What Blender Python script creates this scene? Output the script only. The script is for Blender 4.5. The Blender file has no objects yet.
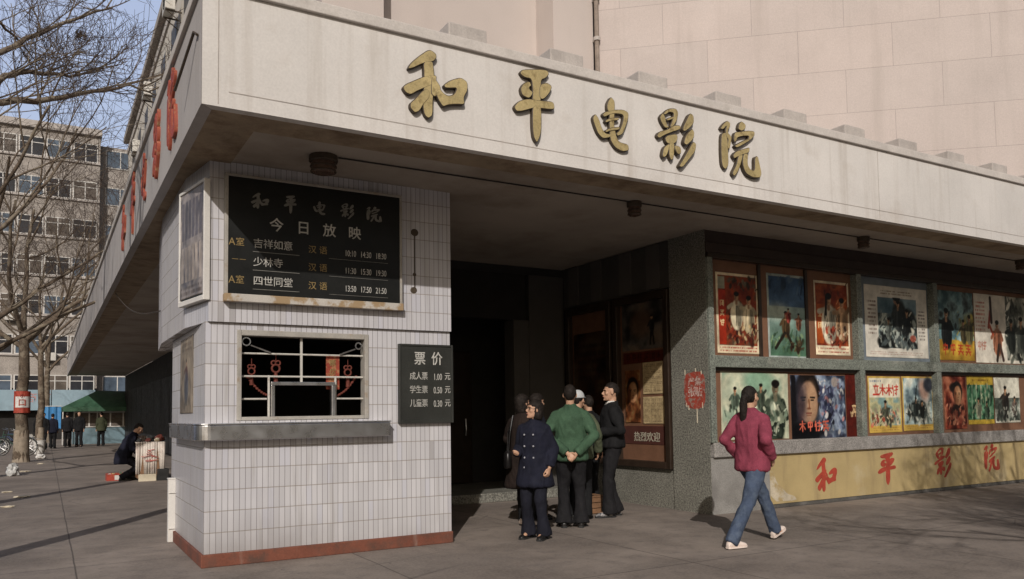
import bpy, bmesh, math, random
import numpy as np
from mathutils import Vector, Matrix, noise as mnoise

random.seed(7)
scene = bpy.context.scene
COL = scene.collection
PI = math.pi

# ------------------------------------------------------------------ camera
CAM_F, CAM_YAW, CAM_P, CAM_R, CAM_CY = 798.2, .52872, .05861, -.014406, 365.7
fw = Vector((math.sin(CAM_YAW)*math.cos(CAM_P), math.cos(CAM_YAW)*math.cos(CAM_P), math.sin(CAM_P)))
rt = Vector((math.cos(CAM_YAW), -math.sin(CAM_YAW), 0)); up = rt.cross(fw)
rr = math.cos(CAM_R)*rt + math.sin(CAM_R)*up; uu = math.cos(CAM_R)*up - math.sin(CAM_R)*rt
cd = bpy.data.cameras.new('camera'); cam = bpy.data.objects.new('camera', cd); COL.objects.link(cam)
cam.matrix_world = Matrix(((rr.x, uu.x, -fw.x, 0), (rr.y, uu.y, -fw.y, 0), (rr.z, uu.z, -fw.z, 1.4), (0, 0, 0, 1)))
cd.sensor_width = 36; cd.lens = CAM_F/1024*36; cd.shift_y = (CAM_CY-289.5)/1024
cd.clip_start = .05; cd.clip_end = 3000
scene.camera = cam

# ------------------------------------------------------------------ sky, sun, exposure
SUN = Vector((.64, 1.0, -.70)).normalized()
EL = math.asin(-SUN.z); AZ = math.atan2(-SUN.x, -SUN.y)
world = bpy.data.worlds.new('World'); scene.world = world; world.use_nodes = True
wn = world.node_tree; bgn = wn.nodes['Background']
sky = wn.nodes.new('ShaderNodeTexSky'); sky.sky_type = 'NISHITA'; sky.sun_disc = False
sky.sun_elevation = EL; sky.sun_rotation = AZ; sky.air_density = 1.7; sky.dust_density = 5.0; sky.ozone_density = 3.0
# the clear sky, thinned towards the sun, with the bright winter haze of the northern sky
tcw = wn.nodes.new('ShaderNodeTexCoord'); sxyz = wn.nodes.new('ShaderNodeSeparateXYZ'); wn.links.new(tcw.outputs['Generated'], sxyz.inputs[0])
mrw = wn.nodes.new('ShaderNodeMapRange'); mrw.interpolation_type = 'SMOOTHSTEP'; wn.links.new(sxyz.outputs[1], mrw.inputs[0])
for i_, v_ in ((1, .25), (2, .95), (3, 0), (4, 1)): mrw.inputs[i_].default_value = v_
hz = wn.nodes.new('ShaderNodeMix'); hz.data_type = 'RGBA'; hz.inputs[6].default_value = (0, 0, 0, 1); hz.inputs[7].default_value = (4.7, 5.2, 7.1, 1); wn.links.new(mrw.outputs[0], hz.inputs[0])
thin = wn.nodes.new('ShaderNodeMix'); thin.data_type = 'RGBA'; thin.blend_type = 'MULTIPLY'; thin.inputs[0].default_value = 1; thin.inputs[7].default_value = (.72, .72, .76, 1); wn.links.new(sky.outputs[0], thin.inputs[6])
addw = wn.nodes.new('ShaderNodeMix'); addw.data_type = 'RGBA'; addw.blend_type = 'ADD'; addw.inputs[0].default_value = 1
wn.links.new(thin.outputs[2], addw.inputs[6]); wn.links.new(hz.outputs[2], addw.inputs[7])
wn.links.new(addw.outputs[2], bgn.inputs[0]); bgn.inputs[1].default_value = .078
sl = bpy.data.lights.new('sun', 'SUN'); sl.energy = 3.1; sl.angle = math.radians(.53); sl.color = (1, .945, .885)
so = bpy.data.objects.new('sun', sl); COL.objects.link(so)
so.rotation_euler = SUN.to_track_quat('-Z', 'Y').to_euler(); so.location = (-10, -15, 20)
scene.view_settings.view_transform = 'Standard'; scene.view_settings.look = 'None'
scene.view_settings.exposure = -.06; scene.view_settings.gamma = 1
scene.cycles.max_bounces = 8; scene.cycles.diffuse_bounces = 4

# ------------------------------------------------------------------ materials
def lin(c):
    return tuple(((x/12.92) if x <= .04045 else ((x+.055)/1.055)**2.4) for x in c)
def M(name, col, rough=.75, var=.14, scale=3.0, fine=.08, bump=.15, bscale=90, metal=0, stain=None, streak=None, spec=.4, attr=None):
    """Principled material with world-space blotches, fine grain, optional stains/streaks (own shape and colour)."""
    m = bpy.data.materials.new(name); m.use_nodes = True
    nt = m.node_tree; N = nt.nodes; L = nt.links; p = N['Principled BSDF']
    geo = N.new('ShaderNodeNewGeometry')
    def noise(sc, det=5, vec=None, rg=.55):
        n = N.new('ShaderNodeTexNoise'); n.inputs['Scale'].default_value = sc; n.inputs['Detail'].default_value = det
        n.inputs['Roughness'].default_value = rg
        L.new(vec or geo.outputs['Position'], n.inputs['Vector']); return n.outputs['Fac']
    def ramp(src, lo, hi, a, b):
        r = N.new('ShaderNodeMapRange'); r.inputs[1].default_value = lo; r.inputs[2].default_value = hi
        r.inputs[3].default_value = a; r.inputs[4].default_value = b; L.new(src, r.inputs[0]); return r.outputs[0]
    def math_(op, a, b):
        n = N.new('ShaderNodeMath'); n.operation = op
        for i, v in enumerate((a, b)):
            if isinstance(v, (int, float)): n.inputs[i].default_value = v
            else: L.new(v, n.inputs[i])
        return n.outputs[0]
    def mixc(fac, a, b, mode='MIX'):
        n = N.new('ShaderNodeMix'); n.data_type = 'RGBA'; n.blend_type = mode
        if isinstance(fac, (int, float)): n.inputs[0].default_value = fac
        else: L.new(fac, n.inputs[0])
        for i, v in ((6, a), (7, b)):
            if isinstance(v, tuple): n.inputs[i].default_value = (*v[:3], 1)
            else: L.new(v, n.inputs[i])
        return n.outputs[2]
    base = col
    if attr:
        at = N.new('ShaderNodeAttribute'); at.attribute_name = attr; base = at.outputs['Color']
    k = math_('ADD', ramp(noise(scale), .3, .7, 1-var, 1+var), ramp(noise(bscale, 3), .3, .7, -fine, fine))
    comb = N.new('ShaderNodeCombineColor')
    for i in range(3): L.new(k, comb.inputs[i])
    c = mixc(1.0, base, comb.outputs[0], 'MULTIPLY')
    if stain:
        sc, lo, hi, scol, amt = stain
        c = mixc(ramp(noise(sc, 8, rg=.65), lo, hi, 0, amt), c, scol)
    if streak:
        sx, sz, lo, hi, scol, amt = streak
        mp = N.new('ShaderNodeMapping'); mp.inputs['Scale'].default_value = (sx, sx, sz); L.new(geo.outputs['Position'], mp.inputs[0])
        c = mixc(ramp(noise(1.0, 6, mp.outputs[0], .6), lo, hi, 0, amt), c, scol)
    L.new(c, p.inputs['Base Color'])
    p.inputs['Metallic'].default_value = metal
    p.inputs['Specular IOR Level'].default_value = spec
    L.new(ramp(noise(scale*2.3), .3, .7, max(.03, rough-.08), min(1, rough+.08)), p.inputs['Roughness'])
    if bump:
        b = N.new('ShaderNodeBump'); b.inputs['Strength'].default_value = bump; b.inputs['Distance'].default_value = .01
        L.new(noise(bscale, 4), b.inputs['Height']); L.new(b.outputs[0], p.inputs['Normal'])
    m['k'] = 1
    return m

def tile_material():
    m = bpy.data.materials.new('glazed_strip_tile'); m.use_nodes = True
    nt = m.node_tree; N = nt.nodes; L = nt.links; p = N['Principled BSDF']
    geo = N.new('ShaderNodeNewGeometry'); sp = N.new('ShaderNodeSeparateXYZ'); L.new(geo.outputs['Position'], sp.inputs[0])
    sn = N.new('ShaderNodeSeparateXYZ'); L.new(geo.outputs['True Normal'], sn.inputs[0])
    def mt(op, *a):
        n = N.new('ShaderNodeMath'); n.operation = op
        for i, v in enumerate(a):
            if isinstance(v, (int, float)): n.inputs[i].default_value = v
            else: L.new(v, n.inputs[i])
        return n.outputs[0]
    side = mt('GREATER_THAN', mt('ABSOLUTE', sn.outputs[0]), .6)
    u = mt('ADD', mt('MULTIPLY', sp.outputs[0], mt('SUBTRACT', 1, side)), mt('MULTIPLY', sp.outputs[1], side))
    wob = N.new('ShaderNodeTexNoise'); wob.inputs['Scale'].default_value = 2.5; L.new(geo.outputs['Position'], wob.inputs['Vector'])
    uj = mt('ADD', u, mt('MULTIPLY', mt('SUBTRACT', wob.outputs[0], .5), .006))
    us = mt('DIVIDE', uj, .0535); vs = mt('DIVIDE', mt('ADD', mt('ADD', sp.outputs[2], mt('MULTIPLY', mt('SUBTRACT', wob.outputs[0], .5), .010)), .085), .198)
    fu = mt('FRACT', us); fv = mt('FRACT', vs)
    gu = mt('LESS_THAN', fu, .095); gv = mt('LESS_THAN', fv, .042)
    wn_ = N.new('ShaderNodeTexWhiteNoise'); cb = N.new('ShaderNodeCombineXYZ')
    L.new(mt('FLOOR', us), cb.inputs[0]); L.new(mt('FLOOR', vs), cb.inputs[1]); L.new(side, cb.inputs[2]); L.new(cb.outputs[0], wn_.inputs['Vector'])
    big = N.new('ShaderNodeTexNoise'); big.inputs['Scale'].default_value = 1.1; big.inputs['Detail'].default_value = 7; L.new(geo.outputs['Position'], big.inputs['Vector'])
    mp = N.new('ShaderNodeMapping'); mp.inputs['Scale'].default_value = (13, 13, .9); L.new(geo.outputs['Position'], mp.inputs[0])
    stk = N.new('ShaderNodeTexNoise'); stk.inputs['Scale'].default_value = 1; stk.inputs['Detail'].default_value = 6; L.new(mp.outputs[0], stk.inputs['Vector'])
    def mix(fac, a, b, mode='MIX'):
        n = N.new('ShaderNodeMix'); n.data_type = 'RGBA'; n.blend_type = mode
        if isinstance(fac, (int, float)): n.inputs[0].default_value = fac
        else: L.new(fac, n.inputs[0])
        for i, v in ((6, a), (7, b)):
            if isinstance(v, tuple): n.inputs[i].default_value = (*v, 1)
            else: L.new(v, n.inputs[i])
        return n.outputs[2]
    def rg(src, lo, hi, a, b):
        r = N.new('ShaderNodeMapRange')
        for i, v in ((1, lo), (2, hi), (3, a), (4, b)): r.inputs[i].default_value = v
        L.new(src, r.inputs[0]); return r.outputs[0]
    c = mix(wn_.outputs[0], (.47, .462, .48), (.57, .56, .58))
    # every so often a tile of a bluer batch
    c = mix(mt('MULTIPLY', mt('GREATER_THAN', wn_.outputs[0], .90), .4), c, (.43, .44, .52))
    c = mix(rg(big.outputs[0], .42, .72, 0, .5), c, (.42, .415, .46))
    c = mix(rg(stk.outputs[0], .56, .78, 0, .45), c, (.27, .245, .22))
    c = mix(mt('MULTIPLY', gu, .85), c, (.15, .135, .14))
    c = mix(mt('MULTIPLY', gv, .62), c, (.20, .165, .12))
    # splash dirt along the foot and scattered chipped tiles
    dirt = mt('MULTIPLY', rg(sp.outputs[2], .12, .55, 1, 0), rg(big.outputs[0], .35, .6, .25, .9))
    c = mix(mt('MULTIPLY', dirt, .55), c, (.20, .175, .15))
    c = mix(mt('MULTIPLY', mt('GREATER_THAN', wn_.outputs[0], .985), .55), c, (.26, .24, .22))
    L.new(c, p.inputs['Base Color'])
    L.new(rg(mt('MAXIMUM', gu, gv), 0, 1, .3, .85), p.inputs['Roughness'])
    b = N.new('ShaderNodeBump'); b.inputs['Strength'].default_value = .5; b.inputs['Distance'].default_value = .004
    h = mt('ADD', mt('SUBTRACT', 1, mt('MAXIMUM', gu, gv)), mt('MULTIPLY', wn_.outputs[0], .35))
    L.new(h, b.inputs['Height']); L.new(b.outputs[0], p.inputs['Normal'])
    return m

def paving_material():
    m = bpy.data.materials.new('worn_concrete_paving'); m.use_nodes = True
    nt = m.node_tree; N = nt.nodes; L = nt.links; p = N['Principled BSDF']
    geo = N.new('ShaderNodeNewGeometry'); pos = geo.outputs['Position']
    def no(sc, det=6, rgh=.6, vec=None):
        n = N.new('ShaderNodeTexNoise'); n.inputs['Scale'].default_value = sc; n.inputs['Detail'].default_value = det; n.inputs['Roughness'].default_value = rgh
        L.new(vec or pos, n.inputs['Vector']); return n.outputs['Fac']
    def rg(src, lo, hi, a, b):
        r = N.new('ShaderNodeMapRange')
        for i, v in ((1, lo), (2, hi), (3, a), (4, b)): r.inputs[i].default_value = v
        L.new(src, r.inputs[0]); return r.outputs[0]
    def mix(fac, a, b):
        n = N.new('ShaderNodeMix'); n.data_type = 'RGBA'
        if isinstance(fac, (int, float)): n.inputs[0].default_value = fac
        else: L.new(fac, n.inputs[0])
        for i, v in ((6, a), (7, b)):
            if isinstance(v, tuple): n.inputs[i].default_value = (*v, 1)
            else: L.new(v, n.inputs[i])
        return n.outputs[2]
    c = mix(rg(no(.9, 8), .35, .65, 0, 1), (.135, .110, .093), (.285, .238, .203))
    c = mix(rg(no(4.5, 8, .7), .50, .68, 0, .65), c, (.095, .08, .073))
    c = mix(rg(no(.45, 5, .6), .55, .59, 0, .5), c, (.115, .096, .085))
    c = mix(rg(no(9, 6, .75), .60, .70, 0, .5), c, (.30, .265, .24))
    c = mix(rg(no(34, 4, .7), .38, .7, 0, .5), c, (.30, .262, .232))
    c = mix(rg(no(14, 2), .70, .74, 0, .7), c, (.055, .05, .048))
    # drifting joints between cast slabs, cracks and grime lines
    wv = N.new('ShaderNodeVectorMath'); wv.operation = 'ADD'
    wnz = N.new('ShaderNodeTexNoise'); wnz.inputs['Scale'].default_value = 1.2; wnz.inputs['Detail'].default_value = 4; L.new(pos, wnz.inputs['Vector'])
    sc = N.new('ShaderNodeVectorMath'); sc.operation = 'SCALE'; sc.inputs['Scale'].default_value = .028; L.new(wnz.outputs['Color'], sc.inputs[0])
    L.new(pos, wv.inputs[0]); L.new(sc.outputs[0], wv.inputs[1])
    sp = N.new('ShaderNodeSeparateXYZ'); L.new(wv.outputs[0], sp.inputs[0])
    def mt(op, *a):
        n = N.new('ShaderNodeMath'); n.operation = op
        for i, v in enumerate(a):
            if isinstance(v, (int, float)): n.inputs[i].default_value = v
            else: L.new(v, n.inputs[i])
        return n.outputs[0]
    j1 = mt('LESS_THAN', mt('FRACT', mt('DIVIDE', mt('ADD', sp.outputs[0], 2.18), 2.45)), .006)
    j2 = mt('LESS_THAN', mt('FRACT', mt('DIVIDE', mt('ADD', sp.outputs[1], .6), 3.1)), .005)
    j = mt('MAXIMUM', j1, j2)
    vo = N.new('ShaderNodeTexVoronoi'); vo.feature = 'DISTANCE_TO_EDGE'; vo.inputs['Scale'].default_value = .38; L.new(wv.outputs[0], vo.inputs['Vector'])
    cr = mt('MULTIPLY', rg(vo.outputs[0], .0, .006, 1, 0), rg(no(.5), .5, .62, 0, .6))
    j = mt('MAXIMUM', mt('MULTIPLY', j, .75), cr)
    c = mix(j, c, (.06, .05, .045))
    L.new(c, p.inputs['Base Color']); L.new(rg(no(2), .3, .7, .72, .92), p.inputs['Roughness']); p.inputs['Specular IOR Level'].default_value = .35
    b = N.new('ShaderNodeBump'); b.inputs['Strength'].default_value = .35; b.inputs['Distance'].default_value = .012
    L.new(mt('SUBTRACT', mt('ADD', no(70, 4), mt('MULTIPLY', no(6, 4), 1.2)), mt('MULTIPLY', j, 1.0)), b.inputs['Height']); L.new(b.outputs[0], p.inputs['Normal'])
    return m

def stone_panel_material():
    m = M('pink_stone_panel', (.50, .435, .405), .75, .07, .6, .07, .12, 50, stain=(1.3, .55, .8, (.42, .36, .33), .5), streak=(4, .25, .52, .78, (.38, .33, .30), .5))
    nt = m.node_tree; N = nt.nodes; L = nt.links; p = N['Principled BSDF']
    uv = N.new('ShaderNodeUVMap'); br = N.new('ShaderNodeTexBrick'); L.new(uv.outputs[0], br.inputs['Vector'])
    br.inputs['Scale'].default_value = 1; br.inputs['Brick Width'].default_value = 1.62; br.inputs['Row Height'].default_value = .80
    br.inputs['Mortar Size'].default_value = .005; br.inputs['Mortar Smooth'].default_value = .2; br.offset = .5
    br.inputs['Color1'].default_value = (.96, .96, .96, 1); br.inputs['Color2'].default_value = (1.05, 1.03, 1.02, 1); br.inputs['Mortar'].default_value = (.68, .66, .66, 1)
    src = p.inputs['Base Color'].links[0].from_socket
    mx = N.new('ShaderNodeMix'); mx.data_type = 'RGBA'; mx.blend_type = 'MULTIPLY'; mx.inputs[0].default_value = 1
    L.new(src, mx.inputs[6]); L.new(br.outputs['Color'], mx.inputs[7]); L.new(mx.outputs[2], p.inputs['Base Color'])
    return m

m_tile = tile_material(); m_pave = paving_material(); m_panel = stone_panel_material()
m_asph = M('asphalt', (.055, .052, .05), .9, .2, 1.5, .2, .4, 120)
m_kerb = M('kerb_stone', (.25, .24, .22), .85, .15, 2, .1, .3, 60)
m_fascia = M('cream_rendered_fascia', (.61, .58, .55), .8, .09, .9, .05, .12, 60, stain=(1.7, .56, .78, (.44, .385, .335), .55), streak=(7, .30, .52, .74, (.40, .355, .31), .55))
m_sidefascia = M('side_shade_render', (.40, .375, .365), .85, .10, 1.0, .06, .15, 60, stain=(2.5, .55, .8, (.28, .25, .23), .5), streak=(3.5, .2, .5, .75, (.27, .24, .22), .5))  # street-side render toned darker than the front to carry its weaker sunlight
m_cornice = M('weathered_cornice', (.53, .49, .455), .85, .12, 3, .08, .2, 60, stain=(6, .5, .75, (.28, .25, .22), .5))
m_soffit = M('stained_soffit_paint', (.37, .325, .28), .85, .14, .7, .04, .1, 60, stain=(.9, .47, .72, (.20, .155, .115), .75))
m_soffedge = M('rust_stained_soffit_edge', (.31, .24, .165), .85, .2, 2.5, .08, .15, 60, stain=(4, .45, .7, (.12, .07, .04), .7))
m_concrete = M('bare_concrete', (.44, .40, .37), .88, .12, 3, .1, .3, 60, streak=(4, .4, .5, .75, (.26, .23, .21), .5))
m_hall = M('pink_render', (.52, .455, .42), .8, .05, .8, .05, .12, 60, streak=(2.5, .2, .56, .8, (.42, .36, .33), .4))
m_cream = M('cream_wall', (.55, .51, .45), .85, .08, 1, .06, .15, 50, streak=(3, .2, .52, .75, (.32, .28, .25), .6))
m_pebble = M('pebbledash', (.34, .305, .275), .95, .15, 1.2, .28, .6, 14, stain=(1.4, .5, .75, (.15, .125, .11), .5))
m_red_skirt = M('oxide_red_skirting', (.165, .056, .034), .75, .25, 3, .12, .2, 60, stain=(5, .46, .66, (.085, .05, .038), .8), streak=(9, 2, .6, .75, (.24, .17, .14), .6))
m_granite = M('grey_speckled_granite', (.185, .18, .155), .5, .12, 2, .75, .06, 48, spec=.5, stain=(3, .55, .8, (.10, .095, .08), .5))
m_terrazzo = M('green_grey_terrazzo', (.165, .18, .155), .5, .15, 4, .6, .06, 60, stain=(5, .55, .75, (.36, .35, .30), .6))
m_sill = M('worn_terrazzo_sill', (.25, .235, .22), .65, .2, 5, .5, .1, 60, stain=(6, .5, .7, (.16, .15, .14), .7))
m_lightdado = M('smooth_grey_dado', (.25, .24, .225), .75, .15, 3, .25, .1, 70, stain=(2, .5, .7, (.15, .14, .13), .7))
m_plinth = M('grey_plinth', (.085, .08, .073), .8, .15, 3, .4, .2, 110, stain=(3, .5, .7, (.18, .17, .16), .6))
m_yellow = M('ochre_painted_wall', (.41, .315, .155), .6, .12, 1.5, .05, .12, 60, stain=(1.6, .56, .8, (.50, .43, .30), .85), streak=(4, .6, .50, .72, (.20, .145, .085), .7))
m_darkred = M('maroon_board', (.115, .030, .022), .55, .15, 4, .05, .05, 50)
m_brownboard = M('brown_backboard', (.17, .085, .05), .6, .15, 4, .06, .05, 50)
m_bluemount = M('faded_blue_mount', (.16, .19, .215), .7, .15, 5, .05, .05, 50)
m_blackboard = M('black_painted_board', (.011, .0115, .011), .45, .3, 3, .1, .04, 50, spec=.25)
m_slate = M('dark_green_slate_board', (.030, .031, .028), .42, .2, 3, .12, .04, 50, spec=.3)
m_beam = M('brown_painted_beam', (.038, .026, .022), .7, .15, 2, .06, .1, 50)
m_darkwood = M('dark_varnished_wood', (.030, .019, .013), .4, .25, 5, .1, .1, 60, spec=.5)
m_wood = M('brown_wood', (.22, .12, .065), .6, .2, 6, .1, .1, 60)
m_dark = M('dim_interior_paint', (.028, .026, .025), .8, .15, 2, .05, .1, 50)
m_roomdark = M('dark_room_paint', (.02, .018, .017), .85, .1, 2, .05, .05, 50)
m_shutter = M('dark_iron_shutter', (.028, .028, .030), .55, .25, 3, .1, .1, 60)
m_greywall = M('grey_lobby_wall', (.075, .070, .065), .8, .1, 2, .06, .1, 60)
m_steel = M('brushed_steel', (.60, .60, .61), .30, .08, 3, .04, .03, 200, metal=1, stain=(3, .55, .8, (.22, .2, .19), .5))
m_frame = M('weathered_white_frame', (.33, .31, .28), .6, .15, 6, .08, .08, 80, stain=(7, .55, .72, (.26, .18, .11), .7))
m_peel = M('peeling_paint_strip', (.46, .43, .39), .7, .1, 6, .08, .2, 80, stain=(3.2, .48, .54, (.30, .20, .10), .9))
m_bar = M('cream_painted_bar', (.50, .48, .44), .5, .1, 8, .05, .05, 80, stain=(20, .55, .7, (.2, .12, .07), .6))
m_white = M('white_paint', (.62, .60, .57), .6, .08, 4, .05, .05, 60, stain=(8, .58, .75, (.4, .34, .28), .5))
m_whitetxt = M('white_lettering', (.43, .42, .39), .6, .2, 14, .08, 0, 60, stain=(18, .58, .75, (.2, .19, .18), .7))
m_dimtxt = M('faded_grey_lettering', (.17, .165, .15), .6, .2, 20, .04, 0)
m_goldtxt = M('ochre_lettering', (.25, .175, .07), .6, .15, 20, .04, 0)
m_redpaint = M('vermilion_paint', (.34, .05, .030), .6, .2, 9, .08, .06, 60, stain=(14, .58, .72, (.45, .3, .15), .6))
m_gold = M('aged_gold_face', (.56, .44, .215), .38, .2, 7, .10, .06, 70, metal=.35, stain=(14, .50, .68, (.21, .145, .06), .8))
m_golddark = M('dark_letter_side', (.055, .040, .026), .6, .2, 12, .05, .05, 70)  # dark colour stands for the shadow gap round the gilt letters
m_redside = M('red_letter_side', (.30, .07, .04), .6, .2, 8, .08, .05, 70, stain=(9, .55, .7, (.50, .38, .20), .7))
m_glass = M('dark_window_glass', (.035, .036, .042), .15, .3, .9, 0, 0, 50, spec=.5)
m_bluepane = M('bluish_window_glass', (.09, .12, .16), .2, .3, 1.3, 0, 0, 50, spec=.6)
m_curtain = M('curtained_window_glass', (.12, .10, .085), .25, .4, 1.6, .0, 0, 50, spec=.5)
m_bark = M('plane_bark', (.105, .078, .056), .9, .3, 7, .3, .8, 26, stain=(4, .50, .58, (.215, .18, .135), .8))
m_twig = M('bare_twig', (.065, .047, .038), .9, .2, 3, .1, .1, 40)
m_limewash = M('limewashed_bark', (.30, .25, .195), .9, .15, 8, .1, .3, 50, stain=(6, .5, .65, (.22, .17, .12), .8))
m_tarp = M('green_tarpaulin', (.045, .11, .065), .55, .2, 2, .05, .15, 20)
m_signblue = M('pale_blue_signboard', (.26, .36, .42), .6, .1, 1.5, .04, .05, 40, stain=(2, .5, .7, (.20, .26, .30), .5))
m_kiosk = M('kiosk_blue_panel', (.16, .24, .28), .7, .15, 2, .06, .08, 40)
m_rubber = M('black_rubber', (.02, .02, .02), .7, .1, 8, .05, .05, 80)
m_chrome = M('dull_chrome', (.5, .5, .5), .35, .1, 8, .03, 0, 80, metal=1)
m_paper = M('yellowed_paper', (.62, .55, .42), .85, .08, 6, .05, .05, 60)
m_pagetxt = M('printed_text_columns', (.36, .31, .24), .85, .2, 60, .2, 0, 60)
m_cloth = M('soiled_white_cloth', (.62, .56, .50), .9, .1, 5, .05, .2, 40, stain=(6, .5, .66, (.42, .30, .26), .6))
m_print = M('printed_paper', (.5, .5, .5), .42, .07, 3, .05, .03, 60, attr='Col', spec=.35)
m_bulbglass = M('grimy_lamp_glass', (.09, .055, .04), .3, .25, 12, .05, .05, 60)

# ------------------------------------------------------------------ building blocks
ORG = {}
def tag(o, label=None, cat=None, group=None, kind=None):
    if label: o['label'] = label
    if cat: o['category'] = cat
    if group: o['group'] = group
    if kind: o['kind'] = kind
    return o
def thing(name, label, cat, loc=(0, 0, 0), group=None):
    o = bpy.data.objects.new(name, None); COL.objects.link(o); o.location = loc; o.empty_display_size = .2
    ORG[o] = Vector(loc); return tag(o, label, cat, group)
def link(name, me, mats, parent=None, bevel=0, smooth=False, origin=None):
    if not isinstance(mats, (list, tuple)): mats = [mats]
    for m in mats: me.materials.append(m)
    o = bpy.data.objects.new(name, me); COL.objects.link(o)
    og = Vector((0, 0, 0))
    if parent is not None:
        o.parent = parent; og = ORG.get(parent, Vector((0, 0, 0)))
    elif origin is not None:
        og = Vector(origin); o.location = og
    if og.length: me.transform(Matrix.Translation(-og))
    ORG[o] = og
    if smooth:
        me.polygons.foreach_set('use_smooth', [True]*len(me.polygons))
    if bevel:
        b = o.modifiers.new('bevel', 'BEVEL'); b.width = bevel; b.segments = 2; b.limit_method = 'ANGLE'; b.angle_limit = .7
    return o

class MB:
    def __init__(s): s.v = []; s.f = []; s.m = []
    def face(s, pts, mi=0):
        n = len(s.v); s.v += [tuple(p) for p in pts]; s.f.append(tuple(range(n, n+len(pts)))); s.m.append(mi)
    def box(s, x0, x1, y0, y1, z0, z1, mi=0):
        n = len(s.v)
        s.v += [(x, y, z) for z in (z0, z1) for y in (y0, y1) for x in (x0, x1)]
        for q in ((0, 2, 3, 1), (4, 5, 7, 6), (0, 1, 5, 4), (2, 6, 7, 3), (0, 4, 6, 2), (1, 3, 7, 5)):
            s.f.append(tuple(n+i for i in q)); s.m.append(mi)
        return s
    def prism(s, poly, z0, z1, mi=0):
        """vertical prism over a counter-clockwise footprint"""
        n = len(s.v); k = len(poly)
        s.v += [(x, y, z0) for x, y in poly] + [(x, y, z1) for x, y in poly]
        s.f.append(tuple(n+i for i in reversed(range(k)))); s.f.append(tuple(n+k+i for i in range(k))); s.m += [mi, mi]
        for i in range(k):
            j = (i+1) % k; s.f.append((n+i, n+j, n+k+j, n+k+i)); s.m.append(mi)
        return s
    def tube(s, pts, rad, seg=8, mi=0, cap=True):
        pts = [Vector(p) for p in pts]; n0 = len(s.v); k = len(pts)
        if not isinstance(rad, (list, tuple)): rad = [rad]*k
        for i, p in enumerate(pts):
            d = (pts[min(i+1, k-1)]-pts[max(i-1, 0)]).normalized()
            a = d.orthogonal().normalized() if i == 0 else (a - d*a.dot(d)).normalized()
            b = d.cross(a)
            for j in range(seg):
                t = 2*PI*j/seg; s.v.append(tuple(p+(a*math.cos(t)+b*math.sin(t))*rad[i]))
        for i in range(k-1):
            for j in range(seg):
                j2 = (j+1) % seg
                s.f.append((n0+i*seg+j, n0+i*seg+j2, n0+(i+1)*seg+j2, n0+(i+1)*seg+j)); s.m.append(mi)
        if cap:
            s.f.append(tuple(n0+j for j in reversed(range(seg)))); s.f.append(tuple(n0+(k-1)*seg+j for j in range(seg))); s.m += [mi, mi]
        return s
    def ring(s, c, normal, R, r, seg=16, mi=0):
        c = Vector(c); nn = Vector(normal).normalized(); a = nn.orthogonal().normalized(); b = nn.cross(a)
        n0 = len(s.v); t = 6
        for i in range(seg):
            th = 2*PI*i/seg; d = a*math.cos(th)+b*math.sin(th)
            for j in range(t):
                ph = 2*PI*j/t; s.v.append(tuple(c+d*(R+r*math.cos(ph))+nn*(r*math.sin(ph))))
        for i in range(seg):
            for j in range(t):
                i2, j2 = (i+1) % seg, (j+1) % t
                s.f.append((n0+i*t+j, n0+i2*t+j, n0+i2*t+j2, n0+i*t+j2)); s.m.append(mi)
        return s
    def rings(s, rows, seg=20, mi=0):
        """rows of (centre, rx, ry[, axis-x, axis-y]) lofted and capped"""
        n0 = len(s.v); k = len(rows)
        for r in rows:
            c = Vector(r[0]); ax = Vector(r[3]) if len(r) > 3 else Vector((1, 0, 0)); ay = Vector(r[4]) if len(r) > 4 else Vector((0, 1, 0))
            for j in range(seg):
                t = 2*PI*j/seg; s.v.append(tuple(c+ax*(r[1]*math.cos(t))+ay*(r[2]*math.sin(t))))
        for i in range(k-1):
            for j in range(seg):
                j2 = (j+1) % seg; s.f.append((n0+i*seg+j, n0+i*seg+j2, n0+(i+1)*seg+j2, n0+(i+1)*seg+j)); s.m.append(mi)
        s.f.append(tuple(n0+j for j in reversed(range(seg)))); s.f.append(tuple(n0+(k-1)*seg+j for j in range(seg))); s.m += [mi, mi]
        return s
    def ball(s, c, rx, ry, rz, u=12, v=8, mi=0):
        c = Vector(c); rows = []
        for i in range(1, v):
            t = PI*i/v; rows.append((c+Vector((0, 0, -rz*math.cos(t))), rx*math.sin(t), ry*math.sin(t)))
        return s.rings(rows, u, mi)
    def mesh(s, name='m'):
        me = bpy.data.meshes.new(name); me.from_pydata(s.v, [], s.f); me.polygons.foreach_set('material_index', s.m); me.update(); return me
    def build(s, name, mats, parent=None, bevel=0, smooth=False, origin=None):
        return link(name, s.mesh(name), mats, parent, bevel, smooth, origin)

def box(name, mat, x0, x1, y0, y1, z0, z1, parent=None, bevel=0, origin=None):
    return MB().box(x0, x1, y0, y1, z0, z1).build(name, mat, parent, bevel, origin=origin)

def evaluated(me, *mods):
    """mesh run through modifiers without bpy.ops"""
    o = bpy.data.objects.new('tmp', me); COL.objects.link(o)
    for typ, kw in mods:
        md = o.modifiers.new('m', typ)
        for k, v in kw.items(): setattr(md, k, v)
    dg = bpy.context.evaluated_depsgraph_get(); dg.update()
    out = bpy.data.meshes.new_from_object(o.evaluated_get(dg)); bpy.data.objects.remove(o); return out

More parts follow.
